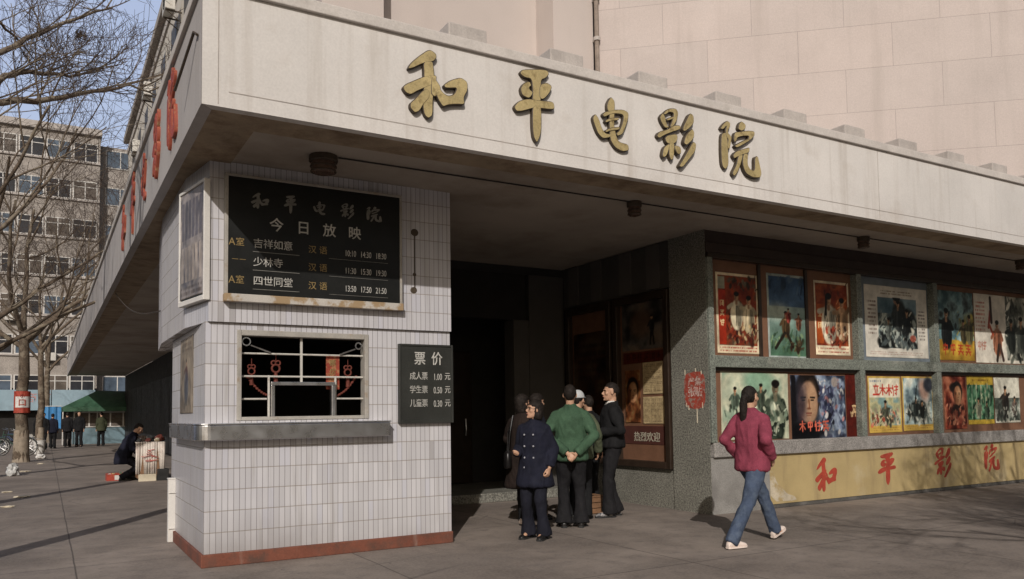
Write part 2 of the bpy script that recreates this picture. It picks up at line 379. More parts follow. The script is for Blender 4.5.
# ---- lettering: outlines from Blender's own font, laid on vertical planes
def text_mesh(txt, size, weight=0.0, depth=.004, align='CENTER', stretch=1.0):
    c = bpy.data.curves.new('t', 'FONT'); c.body = txt; c.size = size; c.align_x = align; c.align_y = 'CENTER'
    c.offset = weight; c.extrude = depth/2; c.resolution_u = 3
    o = bpy.data.objects.new('t', c); COL.objects.link(o)
    dg = bpy.context.evaluated_depsgraph_get(); dg.update()
    me = bpy.data.meshes.new_from_object(o.evaluated_get(dg)); bpy.data.objects.remove(o)
    me.materials.clear()
    me.transform(Matrix.Diagonal((stretch, 1, 1, 1)))
    return me
FRONT = lambda x, y, z: Matrix(((1, 0, 0, x), (0, 0, -1, y), (0, 1, 0, z), (0, 0, 0, 1)))     # faces -Y
LEFT = lambda x, y, z: Matrix(((0, 0, -1, x), (-1, 0, 0, y), (0, 1, 0, z), (0, 0, 0, 1)))     # faces -X, reads towards -Y
def lettering(name, items, mat, parent, frame):
    """items: (text, x, z, size, weight, stretch); each written piece is a part of its own"""
    for txt, a, b, size, wgt, st in items:
        me = text_mesh(txt, size, (min(wgt, size*.009) if size > .11 else 0), .004, 'CENTER', st); me.transform(frame(a, b))
        me.polygons.foreach_set('material_index', [0]*len(me.polygons)); link(name, me, mat, parent)

# ---- brush characters, each stroke an outline in metres round the character's centre
GLYPHS = {
 'he': (2.971,4.341,[[(-0.275,0.088),(-0.242,0.155),(-0.161,0.236),(-0.06,0.321),(0.008,0.296),(0.015,0.255),(-0.02,0.209),(-0.074,0.197),(-0.135,0.165),(-0.216,0.111)],[(-0.122,0.194),(-0.024,0.221),(-0.014,0.127),(-0.008,0.001),(-0.027,-0.13),(-0.029,-0.282),(-0.072,-0.321),(-0.115,-0.297),(-0.132,-0.2),(-0.117,-0.02),(-0.116,0.081)],[(-0.322,-0.083),(-0.289,-0.045),(-0.203,0.006),(-0.109,0.062),(0.013,0.101),(0.005,0.016),(-0.097,-0.042),(-0.177,-0.089),(-0.244,-0.139),(-0.296,-0.124)],[(-0.117,-0.058),(-0.204,-0.163),(-0.251,-0.209),(-0.251,-0.259),(-0.205,-0.295),(-0.159,-0.268),(-0.118,-0.197),(-0.057,-0.123),(-0.063,-0.054)],[(-0.042,0.071),(0.006,0.048),(0.053,-0.012),(0.032,-0.08),(-0.009,-0.114),(-0.05,-0.096),(-0.049,-0.007)],[(0.074,0.017),(0.137,0.071),(0.25,0.123),(0.32,0.092),(0.322,0.014),(0.278,-0.066),(0.292,-0.128),(0.19,-0.143),(0.121,-0.162),(0.065,-0.191),(0.024,-0.139),(-0.002,-0.087),(0.005,-0.041),(0.039,-0.022),(0.073,-0.06),(0.121,-0.076),(0.177,-0.053),(0.209,0.012),(0.15,-0.002),(0.088,-0.012)]]),
 'ping': (4.014,4.357,[[(-0.16,0.285),(-0.126,0.324),(0.143,0.38),(0.181,0.341),(0.141,0.289),(0.081,0.259),(0.087,0.146),(0.071,0.019),(-0.028,0.001),(-0.017,0.126),(-0.028,0.247),(-0.095,0.244),(-0.14,0.258)],[(-0.12,0.19),(-0.054,0.223),(-0.026,0.182),(-0.063,0.15),(-0.006,0.114),(-0.057,0.043),(-0.139,0.062),(-0.159,0.127)],[(0.058,0.21),(0.148,0.249),(0.211,0.222),(0.175,0.141),(0.102,0.064),(0.055,0.07)],[(-0.234,-0.062),(-0.181,0.001),(-0.082,0.044),(0.068,0.052),(0.222,0.072),(0.234,-0.01),(0.135,-0.023),(0.0,-0.033),(-0.15,-0.098),(-0.212,-0.105)],[(-0.028,-0.014),(0.079,0.006),(0.075,-0.205),(0.062,-0.295),(0.018,-0.381),(-0.022,-0.323),(-0.032,-0.209)]]),
 'dian': (4.932,4.338,[[(-0.046,0.195),(0.006,0.28),(0.062,0.234),(0.053,0.112),(0.044,-0.018),(0.068,-0.127),(0.102,-0.183),(0.223,-0.188),(0.231,-0.256),(0.139,-0.28),(0.043,-0.252),(-0.017,-0.18),(-0.022,-0.029),(-0.019,0.099),(-0.047,0.131)],[(-0.234,0.01),(-0.194,0.064),(-0.147,0.013),(-0.118,-0.07),(-0.074,-0.122),(0.003,-0.115),(-0.004,-0.154),(-0.106,-0.186),(-0.169,-0.143),(-0.205,-0.072)],[(-0.11,0.064),(-0.083,0.099),(-0.014,0.123),(0.054,0.147),(0.167,0.168),(0.234,0.147),(0.228,0.079),(0.18,-0.032),(0.147,-0.099),(0.08,-0.13),(0.058,-0.103),(0.11,-0.056),(0.152,0.04),(0.162,0.112),(0.052,0.103),(-0.015,0.078),(-0.085,0.038)],[(-0.081,0.01),(-0.016,0.048),(0.101,0.075),(0.104,0.042),(-0.017,0.008),(-0.067,-0.016)],[(-0.084,-0.095),(-0.018,-0.055),(0.114,-0.021),(0.106,-0.061),(-0.02,-0.093),(-0.069,-0.119)]]),
 'ying': (5.809,4.328,[[(-0.228,0.186),(-0.181,0.244),(-0.151,0.213),(-0.124,0.119),(-0.083,0.095),(-0.156,0.074),(-0.208,0.133)],[(-0.181,0.234),(-0.103,0.303),(0.011,0.324),(0.043,0.277),(0.016,0.186),(-0.042,0.107),(-0.095,0.095),(-0.047,0.189),(-0.026,0.264),(-0.086,0.265),(-0.151,0.216)],[(-0.143,0.184),(-0.023,0.233),(-0.024,0.2),(-0.13,0.153)],[(-0.279,-0.03),(-0.247,0.023),(-0.129,0.066),(-0.036,0.13),(0.061,0.146),(0.068,0.099),(-0.057,0.049),(-0.167,-0.004),(-0.241,-0.053)],[(-0.165,-0.032),(-0.131,0.004),(0.002,0.043),(0.022,0.001),(-0.011,-0.068),(-0.116,-0.095),(-0.155,-0.073)],[(-0.116,-0.078),(-0.027,-0.057),(-0.045,-0.237),(-0.086,-0.269),(-0.115,-0.219)],[(-0.214,-0.223),(-0.184,-0.131),(-0.107,-0.081),(-0.102,-0.118),(-0.144,-0.224),(-0.194,-0.256)],[(-0.043,-0.088),(0.052,-0.094),(0.061,-0.164),(0.017,-0.195),(-0.031,-0.15)],[(0.079,0.099),(0.103,0.151),(0.193,0.306),(0.253,0.285),(0.253,0.198),(0.187,0.129),(0.11,0.076)],[(0.093,-0.033),(0.128,0.047),(0.225,0.138),(0.255,0.097),(0.243,0.023),(0.142,-0.068),(0.102,-0.06)],[(0.009,-0.317),(0.071,-0.234),(0.16,-0.106),(0.229,-0.006),(0.279,-0.029),(0.257,-0.12),(0.155,-0.229),(0.068,-0.324)]]),
 'yuan': (6.776,4.349,[[(-0.301,0.137),(-0.226,0.164),(-0.201,0.098),(-0.197,-0.04),(-0.194,-0.206),(-0.247,-0.273),(-0.305,-0.236),(-0.313,-0.058)],[(-0.316,0.187),(-0.282,0.237),(-0.205,0.303),(-0.15,0.281),(-0.158,0.231),(-0.201,0.168),(-0.134,0.123),(-0.152,0.05),(-0.178,-0.037),(-0.227,-0.003),(-0.192,0.079),(-0.235,0.12),(-0.236,0.19),(-0.212,0.24),(-0.266,0.182)],[(-0.042,0.229),(-0.02,0.296),(0.024,0.335),(0.095,0.302),(0.081,0.246),(0.018,0.211)],[(-0.115,0.112),(-0.093,0.183),(-0.04,0.198),(0.116,0.238),(0.23,0.25),(0.227,0.194),(0.154,0.128),(0.107,0.123),(0.138,0.179),(0.016,0.152),(-0.052,0.127),(-0.063,0.095),(-0.102,0.058)],[(-0.113,0.023),(-0.026,0.073),(0.112,0.145),(0.15,0.124),(0.05,0.066),(-0.067,0.002)],[(-0.141,-0.09),(-0.087,-0.034),(0.048,0.015),(0.142,0.047),(0.13,-0.02),(0.026,-0.059),(-0.071,-0.102),(-0.114,-0.13)],[(-0.051,-0.073),(0.03,-0.054),(-0.024,-0.195),(-0.075,-0.286),(-0.128,-0.335),(-0.161,-0.298),(-0.088,-0.191)],[(0.021,-0.048),(0.108,-0.028),(0.092,-0.164),(0.138,-0.218),(0.203,-0.216),(0.206,-0.063),(0.26,-0.033),(0.291,-0.135),(0.316,-0.231),(0.292,-0.292),(0.169,-0.308),(0.051,-0.271),(0.007,-0.177)]]),
}

def chaikin(p, n=2):
    for _ in range(n):
        q = []
        for i in range(len(p)):
            a, b = p[i], p[(i+1) % len(p)]
            q += [(.8*a[0]+.2*b[0], .8*a[1]+.2*b[1]), (.2*a[0]+.8*b[0], .2*a[1]+.8*b[1])]
        p = q
    return p
def brush_mesh(key, sx=1, sz=1, depth=.07, rim=.012):
    bm = bmesh.new()
    for k, poly in enumerate(GLYPHS[key][2]):
        pts = chaikin([(x*sx, z*sz) for x, z in poly])
        d = depth*(1+.045*k)
        f = bm.faces.new([bm.verts.new((x, z, 0)) for x, z in pts]); f.normal_update()
        if f.normal.z < 0: f.normal_flip()
        r = bmesh.ops.extrude_face_region(bm, geom=[f])
        top = [g for g in r['geom'] if isinstance(g, bmesh.types.BMFace)]
        bmesh.ops.translate(bm, verts=[g for g in r['geom'] if isinstance(g, bmesh.types.BMVert)], vec=(0, 0, d))
        for g in bm.faces: g.tag = g.tag
        for t in top: t.material_index = 1
        if rim:
            bm.normal_update()
            ins = bmesh.ops.inset_region(bm, faces=top, thickness=rim, depth=rim*.8, use_even_offset=False)
            for g in ins['faces']: g.material_index = 0
        bmesh.ops.delete(bm, geom=[f], context='FACES_ONLY') if False else None
    bm.normal_update()
    for g in bm.faces:
        if abs(g.normal.z) < .3: g.material_index = 0
    me = bpy.data.meshes.new('character'); bm.normal_update(); bm.to_mesh(me); bm.free(); return me
# ------------------------------------------------------------------ setting: ground
tag(box('ground', m_asph, -600, 600, -400, 900, -.40, -.13), kind='structure')
tag(box('road', m_asph, -14, -1.75, -60, 62.5, -.30, -.12), kind='structure')
tag(MB().box(-1.55, 60, -14, 63.9, -.30, 0).build('pavement', m_pave), kind='structure')
tag(box('kerb', m_kerb, -1.75, -1.551, -14, 63.9, -.30, .012, bevel=.012), kind='structure')

# ------------------------------------------------------------------ cinema canopy
SZ, CT = 3.82, 4.85
canopy = thing('cinema_canopy', 'long cream concrete canopy wrapping the cinema corner above the ticket booth', 'canopy', (1.0, 6.41, SZ))
MB().prism([(1.0, 6.41), (44, 6.41), (44, 6.50), (1.09, 6.50)], SZ, CT-.10).build('fascia', m_fascia, canopy)
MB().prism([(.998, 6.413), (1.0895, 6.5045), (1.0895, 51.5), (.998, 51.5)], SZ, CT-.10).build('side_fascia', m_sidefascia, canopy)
MB().prism([(.965, 6.375), (44, 6.375), (44, 6.75), (1.35, 6.75), (1.35, 51.5), (.965, 51.5)], CT-.10, CT).build('cornice', m_cornice, canopy, bevel=.008)
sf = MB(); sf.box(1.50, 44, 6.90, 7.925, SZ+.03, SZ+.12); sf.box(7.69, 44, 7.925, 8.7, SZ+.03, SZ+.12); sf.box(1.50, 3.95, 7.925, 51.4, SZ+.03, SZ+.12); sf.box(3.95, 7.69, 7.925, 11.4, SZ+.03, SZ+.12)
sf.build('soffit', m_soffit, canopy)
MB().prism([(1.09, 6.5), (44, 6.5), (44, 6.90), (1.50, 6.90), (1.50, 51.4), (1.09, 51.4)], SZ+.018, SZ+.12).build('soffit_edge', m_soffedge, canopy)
MB().prism([(1.35, 6.75), (44, 6.75), (44, 7.93), (3.95, 7.93), (3.95, 51.4), (1.35, 51.4)], CT-.30, CT-.05).build('roof_deck', m_concrete, canopy)
for k in range(13):
    x = 3.14+1.115*k
    box('roof_block', m_concrete, x, x+.40, 6.44, 7.6, CT-.02, CT+.155, canopy, .012)
# shallow joints of the render: a drip line along the foot of the fascia and a corner joint
jm = M('joint_shadow_grime', (.36, .32, .29), .9, .2, 8, .05, 0)
j = MB(); j.box(1.2, 44, 6.4075, 6.409, 3.945, 3.952); j.box(1.118, 1.124, 6.4075, 6.409, SZ+.02, CT-.1); j.box(9.30, 9.305, 6.4075, 6.409, SZ+.02, CT-.1); j.box(17.2, 17.206, 6.4075, 6.409, SZ+.02, CT-.1)
j.build('render_joint', jm, canopy)
MB().tube([(2.36, 7.25, SZ+.018), (5.92, 7.235, SZ+.018), (10.1, 7.25, SZ+.018), (14.3, 7.24, SZ+.018), (26, 7.25, SZ+.018)], .007, 6).build('cable', m_dark, canopy)
# a stay rod hangs off the side face near the corner
MB().tube([(.985, 6.55, 4.42), (.97, 6.62, 4.47), (.9, 7.15, 4.17)], .012, 6).build('hook_rod', m_golddark, canopy)

lampl = {0: 'round brown soffit lamp over the black showtimes board', 1: 'small dark soffit lamp above the entrance with the waiting people',
         2: 'small dark soffit lamp above the blue mounted poster', 3: 'small dark soffit lamp nearest the right edge of the photo'}
for k, (x, y) in enumerate(((2.23, 7.30), (5.93, 7.25), (10.12, 7.25), (14.2, 7.2))):
    t = thing('ceiling_lamp', lampl[k], 'lamp', (x, y, SZ+.02), 'lamps along the canopy soffit')
    R = .13 if k == 0 else .085
    MB().rings([((x, y, SZ+.028), R*1.02, R*1.02), ((x, y, SZ-.025), R*1.05, R*1.05), ((x, y, SZ-.035), R*.98, R*.98)], 18).build('collar', m_golddark, t)
    MB().rings([((x, y, SZ-.034), R*.9, R*.9), ((x, y, SZ-.115), R*.9, R*.9), ((x, y, SZ-.135), R*.75, R*.75)], 18).build('shade', m_bulbglass, t)
    g = MB(); g.ring((x, y, SZ-.075), (0, 0, 1), R*.93, .007, 18); g.ring((x, y, SZ-.12), (0, 0, 1), R*.90, .007, 18); g.build('guard_ring', m_golddark, t)

# the five gilt brush characters on the fascia
sign = thing('cinema_sign', 'row of five gilded brush written characters on the cream fascia over the entrance', 'sign', (4.9, 6.41, 4.3))
for key in ('he', 'ping', 'dian', 'ying', 'yuan'):
    cx, cz, _ = GLYPHS[key]; me = brush_mesh(key, 1, 1, .034, .007); me.transform(FRONT(cx, 6.409, cz)); link('character', me, [m_golddark, m_gold], sign)
# the same name in red characters on the long side of the canopy
sign2 = thing('side_sign', 'row of red relief characters with pale edges on the shaded street side of the canopy', 'sign', (1.0, 10.6, 4.35))
for key, y in zip(('yuan', 'ying', 'dian', 'ping', 'he'), (8.0, 9.25, 10.55, 11.95, 13.45)):
    me = brush_mesh(key, 1.0, 1.15, .022, .008); me.transform(LEFT(1.002, y, 4.33)); link('character', me, [m_redside, m_redpaint], sign2)

# ------------------------------------------------------------------ ticket booth
booth = thing('ticket_booth', 'white strip tiled ticket booth with a barred window on the cinema corner', 'ticket booth', (1.32, 7.93, 0))
BX0, BX1, BY, BZ = 1.285, 3.84, 7.93, 2.30
wx0, wx1, wz0, wz1 = 1.575, 2.90, 1.36, 2.235
lw = MB()
lw.box(BX0, wx0, BY, BY+.16, .12, BZ); lw.box(wx1, BX1, BY, BY+.16, .12, BZ); lw.box(wx0, wx1, BY, BY+.16, .12, wz0); lw.box(wx0, wx1, BY, BY+.16, wz1, BZ)
lw.box(BX0, BX0+.16, BY+.16, 10.15, .12, BZ); lw.box(BX1-.16, BX1, BY+.16, 11.4, .12, BZ); lw.box(BX0+.16, BX1-.16, 9.99, 10.15, .12, BZ)
lw.build('lower_wall', m_tile, booth)
MB().prism([(1.20, 8.62), (1.31, 7.895), (3.842, 7.895), (3.842, 11.7), (1.30, 11.7), (1.20, 10.5)], BZ, SZ+.03).build('upper_wall', m_tile, booth)
sk = MB(); sk.prism([(1.262, 7.907), (3.852, 7.907), (3.852, 7.95), (1.30, 7.95), (1.30, 10.17), (1.262, 10.17)], 0, .122); sk.box(3.81, 3.852, 7.95, 11.4, 0, .122)
sk.build('skirting', m_red_skirt, booth, .008)
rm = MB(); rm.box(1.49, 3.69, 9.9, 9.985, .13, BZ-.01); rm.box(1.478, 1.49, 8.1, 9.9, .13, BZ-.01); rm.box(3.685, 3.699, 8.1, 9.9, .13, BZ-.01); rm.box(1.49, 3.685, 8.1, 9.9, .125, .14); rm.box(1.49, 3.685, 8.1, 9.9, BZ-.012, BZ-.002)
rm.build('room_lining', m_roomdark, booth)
box('booth_floor', m_concrete, BX0+.02, BX1-.02, 7.97, 10.1, .0, .119, booth)
rm_ = MB()
for x, z, r in ((3.415, 3.36, .045), (3.41, 2.90, .022), (3.40, 2.73, .040)): rm_.rings([((x, 7.8945, z), r, r*.9, (1, 0, 0), (0, 0, 1)), ((x, 7.890, z), r*.8, r*.7, (1, 0, 0), (0, 0, 1))], 14)
rm_.box(3.405, 3.418, 7.8915, 7.8945, 2.76, 3.33); rm_.build('old_fixing', m_golddark, booth)
# window: tiled reveal frame, bars, steel pay hatch
win = MB(); fy0, fy1 = 7.918, 8.05
for a in ((wx0, wx0+.045, fy0, fy1, wz0, wz1), (wx1-.045, wx1, fy0, fy1, wz0, wz1), (wx0+.045, wx1-.045, fy0, fy1, wz0, wz0+.035), (wx0+.045, wx1-.045, fy0, fy1, wz1-.055, wz1)): win.box(*a)
wf = win.build('window_frame', m_frame, booth, .006)
b = MB(); yb = 7.985
for z in (2.012, 1.789): b.tube([(wx0+.04, yb, z), (wx1-.04, yb, z)], .0095, 8)
b.tube([(wx0+.04, yb, 1.568), (1.87, yb, 1.568)], .0095, 8); b.tube([(2.575, yb, 1.568), (wx1-.04, yb, 1.568)], .0095, 8)
b.box(2.200, 2.222, yb-.008, yb+.008, 1.70, wz1-.05); b.box(1.880, 1.898, yb-.008, yb+.008, 1.39, 1.80); b.box(2.552, 2.570, yb-.008, yb+.008, 1.39, 1.80)
b.build('window_bar', m_bar, wf)
h = MB(); hx0, hx1, hz = 1.905, 2.545, 1.70
for a in ((hx0, hx0+.035, 7.935, 8.01, 1.395, hz), (hx1-.035, hx1, 7.935, 8.01, 1.395, hz), (hx0, hx1, 7.93, 8.012, hz, hz+.035)): h.box(*a)
h.build('pay_hatch', m_steel, wf, .004)
hk = MB(); hk.ring((1.668, 7.955, 2.125), (0, 1, 0), .038, .008); hk.tube([(1.71, 7.955, 2.09), (1.90, 7.96, 2.025)], .008, 6); hk.build('ring_stay', m_chrome, wf); hk = MB()
hk.ring((2.80, 7.955, 2.115), (0, 1, 0), .032, .008); hk.tube([(2.765, 7.955, 2.08), (2.60, 7.96, 2.02)], .008, 6); hk.build('ring_stay', m_chrome, wf)
# little rounded steel counter running round the corner
c = MB(); pts = []
R = .10
outer = [(1.20, 9.62), (1.19, 7.93)]
arc = [(1.19+.13-.13*math.cos(t), 7.93-.13*math.sin(t)) for t in [PI/2*i/8 for i in range(9)]]
foot = [(1.19, 9.62)] + arc + [(3.09, 7.80), (3.09, 7.927), (1.283, 7.927), (1.283, 9.62)]
c.prism(foot, 1.178, 1.322); c.build('counter', m_steel, booth, .008)
foot2 = [(x-.008 if x < 1.27 else x+.006*(x > 3), y-.008*(y < 7.9)) for x, y in foot]
MB().prism(foot2, 1.323, 1.337).build('counter_lip', m_steel, booth, .004)
# paper strip and ornaments inside the window
t = thing('paper_banner', 'upright red paper banner behind the right half of the booth window bars', 'banner', (2.545, 8.02, 1.86))
b = MB(); b.box(2.475, 2.615, 8.016, 8.021, 1.665, 2.02); b.build('sheet', M('banner_red', (.26, .045, .025), .6, .25, 9, .1, .05, 60, stain=(20, .5, .6, (.35, .22, .10), .7)), t)
lettering('lettering', [('票', 2.545, 1.93, .075, .001, 1), ('房', 2.545, 1.84, .075, .001, 1)], m_goldtxt, t, lambda a, z: FRONT(a, 8.013, z))
m_knot = M('dusty_red_cord', (.12, .028, .018), .8, .25, 12, .1, .1, 90)
def ornament(label, x, z, s):
    t = thing('hanging_ornament', label, 'ornament', (x, 8.03, z), 'red knot ornaments in the booth window')
    k = MB(); k.ring((x, 8.03, z), (0, 1, 0), .035*s, .010*s); k.ring((x-.02*s, 8.03, z+.05*s), (0, 1, 0), .02*s, .008*s); k.ring((x+.02*s, 8.03, z+.05*s), (0, 1, 0), .02*s, .008*s)
    k.build('knot', m_knot, t, smooth=True)
    k = MB(); k.tube([(x, 8.03, z+.06*s), (x, 8.03, z+.14*s)], .004, 5); k.rings([((x, 8.03, z-.035*s), .010*s, .010*s), ((x, 8.03, z-.06*s), .018*s, .018*s), ((x, 8.03, z-.15*s), .022*s, .022*s)], 8)
    k.build('tassel', m_knot, t)
ornament('red knot ornament with tassel at the far left of the booth window', 1.735, 1.84, .9)
ornament('red knot ornament hanging left of the middle bar of the booth window', 1.97, 1.87, 1.1)
ornament('red knot ornament hanging right of the red paper banner', 2.71, 1.84, 1.0)
for x0, x1, z0, z1, lb in ((1.70, 1.90, 1.78, 1.60, 'slack red garland low in the left of the booth window'), (2.60, 2.80, 1.60, 1.80, 'slack red garland low in the right of the booth window')):
    g = MB(); n = 9
    pts = [(x0+(x1-x0)*i/n, 8.03, z0+(z1-z0)*i/n-.03*math.sin(PI*i/n)) for i in range(n+1)]
    g.tube(pts, .009, 6)
    for p in pts: g.ball(p, .016, .012, .014, 8, 5)
    tag(g.build('garland', m_knot, smooth=True, origin=(x0, 8.03, z0)), lb, 'garland', 'garlands in the booth window')

# showtimes board
bd = thing('showtimes_board', 'large black showtimes board with white and ochre rows of characters above the booth window', 'board', (2.34, 7.88, 3.12))
box('panel', m_blackboard, 1.47, 3.215, 7.835, 7.893, 2.56, 3.70, bd)
fr = MB(); fr.box(1.44, 1.47, 7.82, 7.893, 2.565, 3.70); fr.box(3.215, 3.24, 7.82, 7.893, 2.565, 3.70); fr.box(1.44, 3.24, 7.82, 7.893, 3.70, 3.725); fr.build('frame', m_frame, bd, .004)
box('foot_rail', m_peel, 1.435, 3.245, 7.80, 7.893, 2.49, 2.565, bd, .006)
BF = lambda a, z: FRONT(a, 7.833, z)
for i, key in enumerate(('he', 'ping', 'dian', 'ying', 'yuan')):
    me = brush_mesh(key, .27, .25, .003, 0); me.transform(FRONT(1.765+.292*i, 7.8345, 3.49)); link('title_character', me, [m_dimtxt, m_dimtxt], bd)
lettering('heading', [(ch, 1.925+.265*i, 3.26, .14, .004, 1) for i, ch in enumerate('今日放映')], m_whitetxt, bd, BF)
rows = [(3.065, '吉祥如意', '10:10 14:30 18:30'), (2.885, '少林寺', '11:30 15:30 19:30'), (2.70, '四世同堂', '13:50 17:50 21:50')]
it = []; gold = []; dim = []; ln = MB()
for r, (z, ttl, tm) in enumerate(rows):
    for i, ch in enumerate(ttl): it.append((ch, 1.75+.096*i, z, .098, .002, 1))
    for i, w in enumerate(tm.split()): it.append((w, 2.675+.165*i, z-.015, .088, .001, .62))
    if r != 1: gold += [('A', 1.505, z, .10, .003, .9), ('室', 1.58, z, .085, .001, 1)]
    else: dim += [('—', 1.535, z+.02, .07, .003, .8), ('—', 1.605, z+.02, .07, .003, .8)]
    dim += [('汉', 2.28, z-.01, .085, .0, 1), ('语', 2.39, z-.01, .085, 0, 1)]
    ln.box(1.70, 2.15, 7.831, 7.8355, z-.080, z-.075); ln.box(2.45, 3.08, 7.831, 7.8355, z-.083, z-.080)
lettering('titles_and_times', it, m_whitetxt, bd, BF); lettering('hall_marks', gold, m_goldtxt, bd, BF); lettering('language_marks', dim, m_goldtxt, bd, BF)
ln.build('rule', m_dimtxt, bd)

# price board
pb = thing('price_board', 'dark ticket price board with white characters beside the booth window', 'board', (3.55, 7.9, 1.72))
box('panel', m_slate, 3.245, 3.832, 7.882, 7.929, 1.325, 2.125, pb)
fr = MB(); fr.box(3.222, 3.245, 7.872, 7.929, 1.30, 2.147); fr.box(3.832, 3.853, 7.872, 7.929, 1.30, 2.147); fr.box(3.245, 3.832, 7.872, 7.929, 2.125, 2.147); fr.box(3.245, 3.832, 7.872, 7.929, 1.30, 1.34); fr.build('frame', m_slate, pb, .004)
PF = lambda a, z: FRONT(a, 7.880, z)
lettering('heading', [('票', 3.46, 1.985, .15, .006, .9), ('价', 3.66, 1.985, .15, .006, .9)], m_whitetxt, pb, PF)
it = []
for k, (w, p) in enumerate((('成人票', '1.00'), ('学生票', '0.50'), ('儿童票', '0.30'))):
    z = 1.80-.145*k
    for i, ch in enumerate(w): it.append((ch, 3.375+.070*i, z, .088, .002, .82))
    it.append((p, 3.668, z-.006, .100, .002, .60)); it.append(('元', 3.785, z, .088, .002, .82))
lettering('price_lines', it, m_whitetxt, pb, PF)
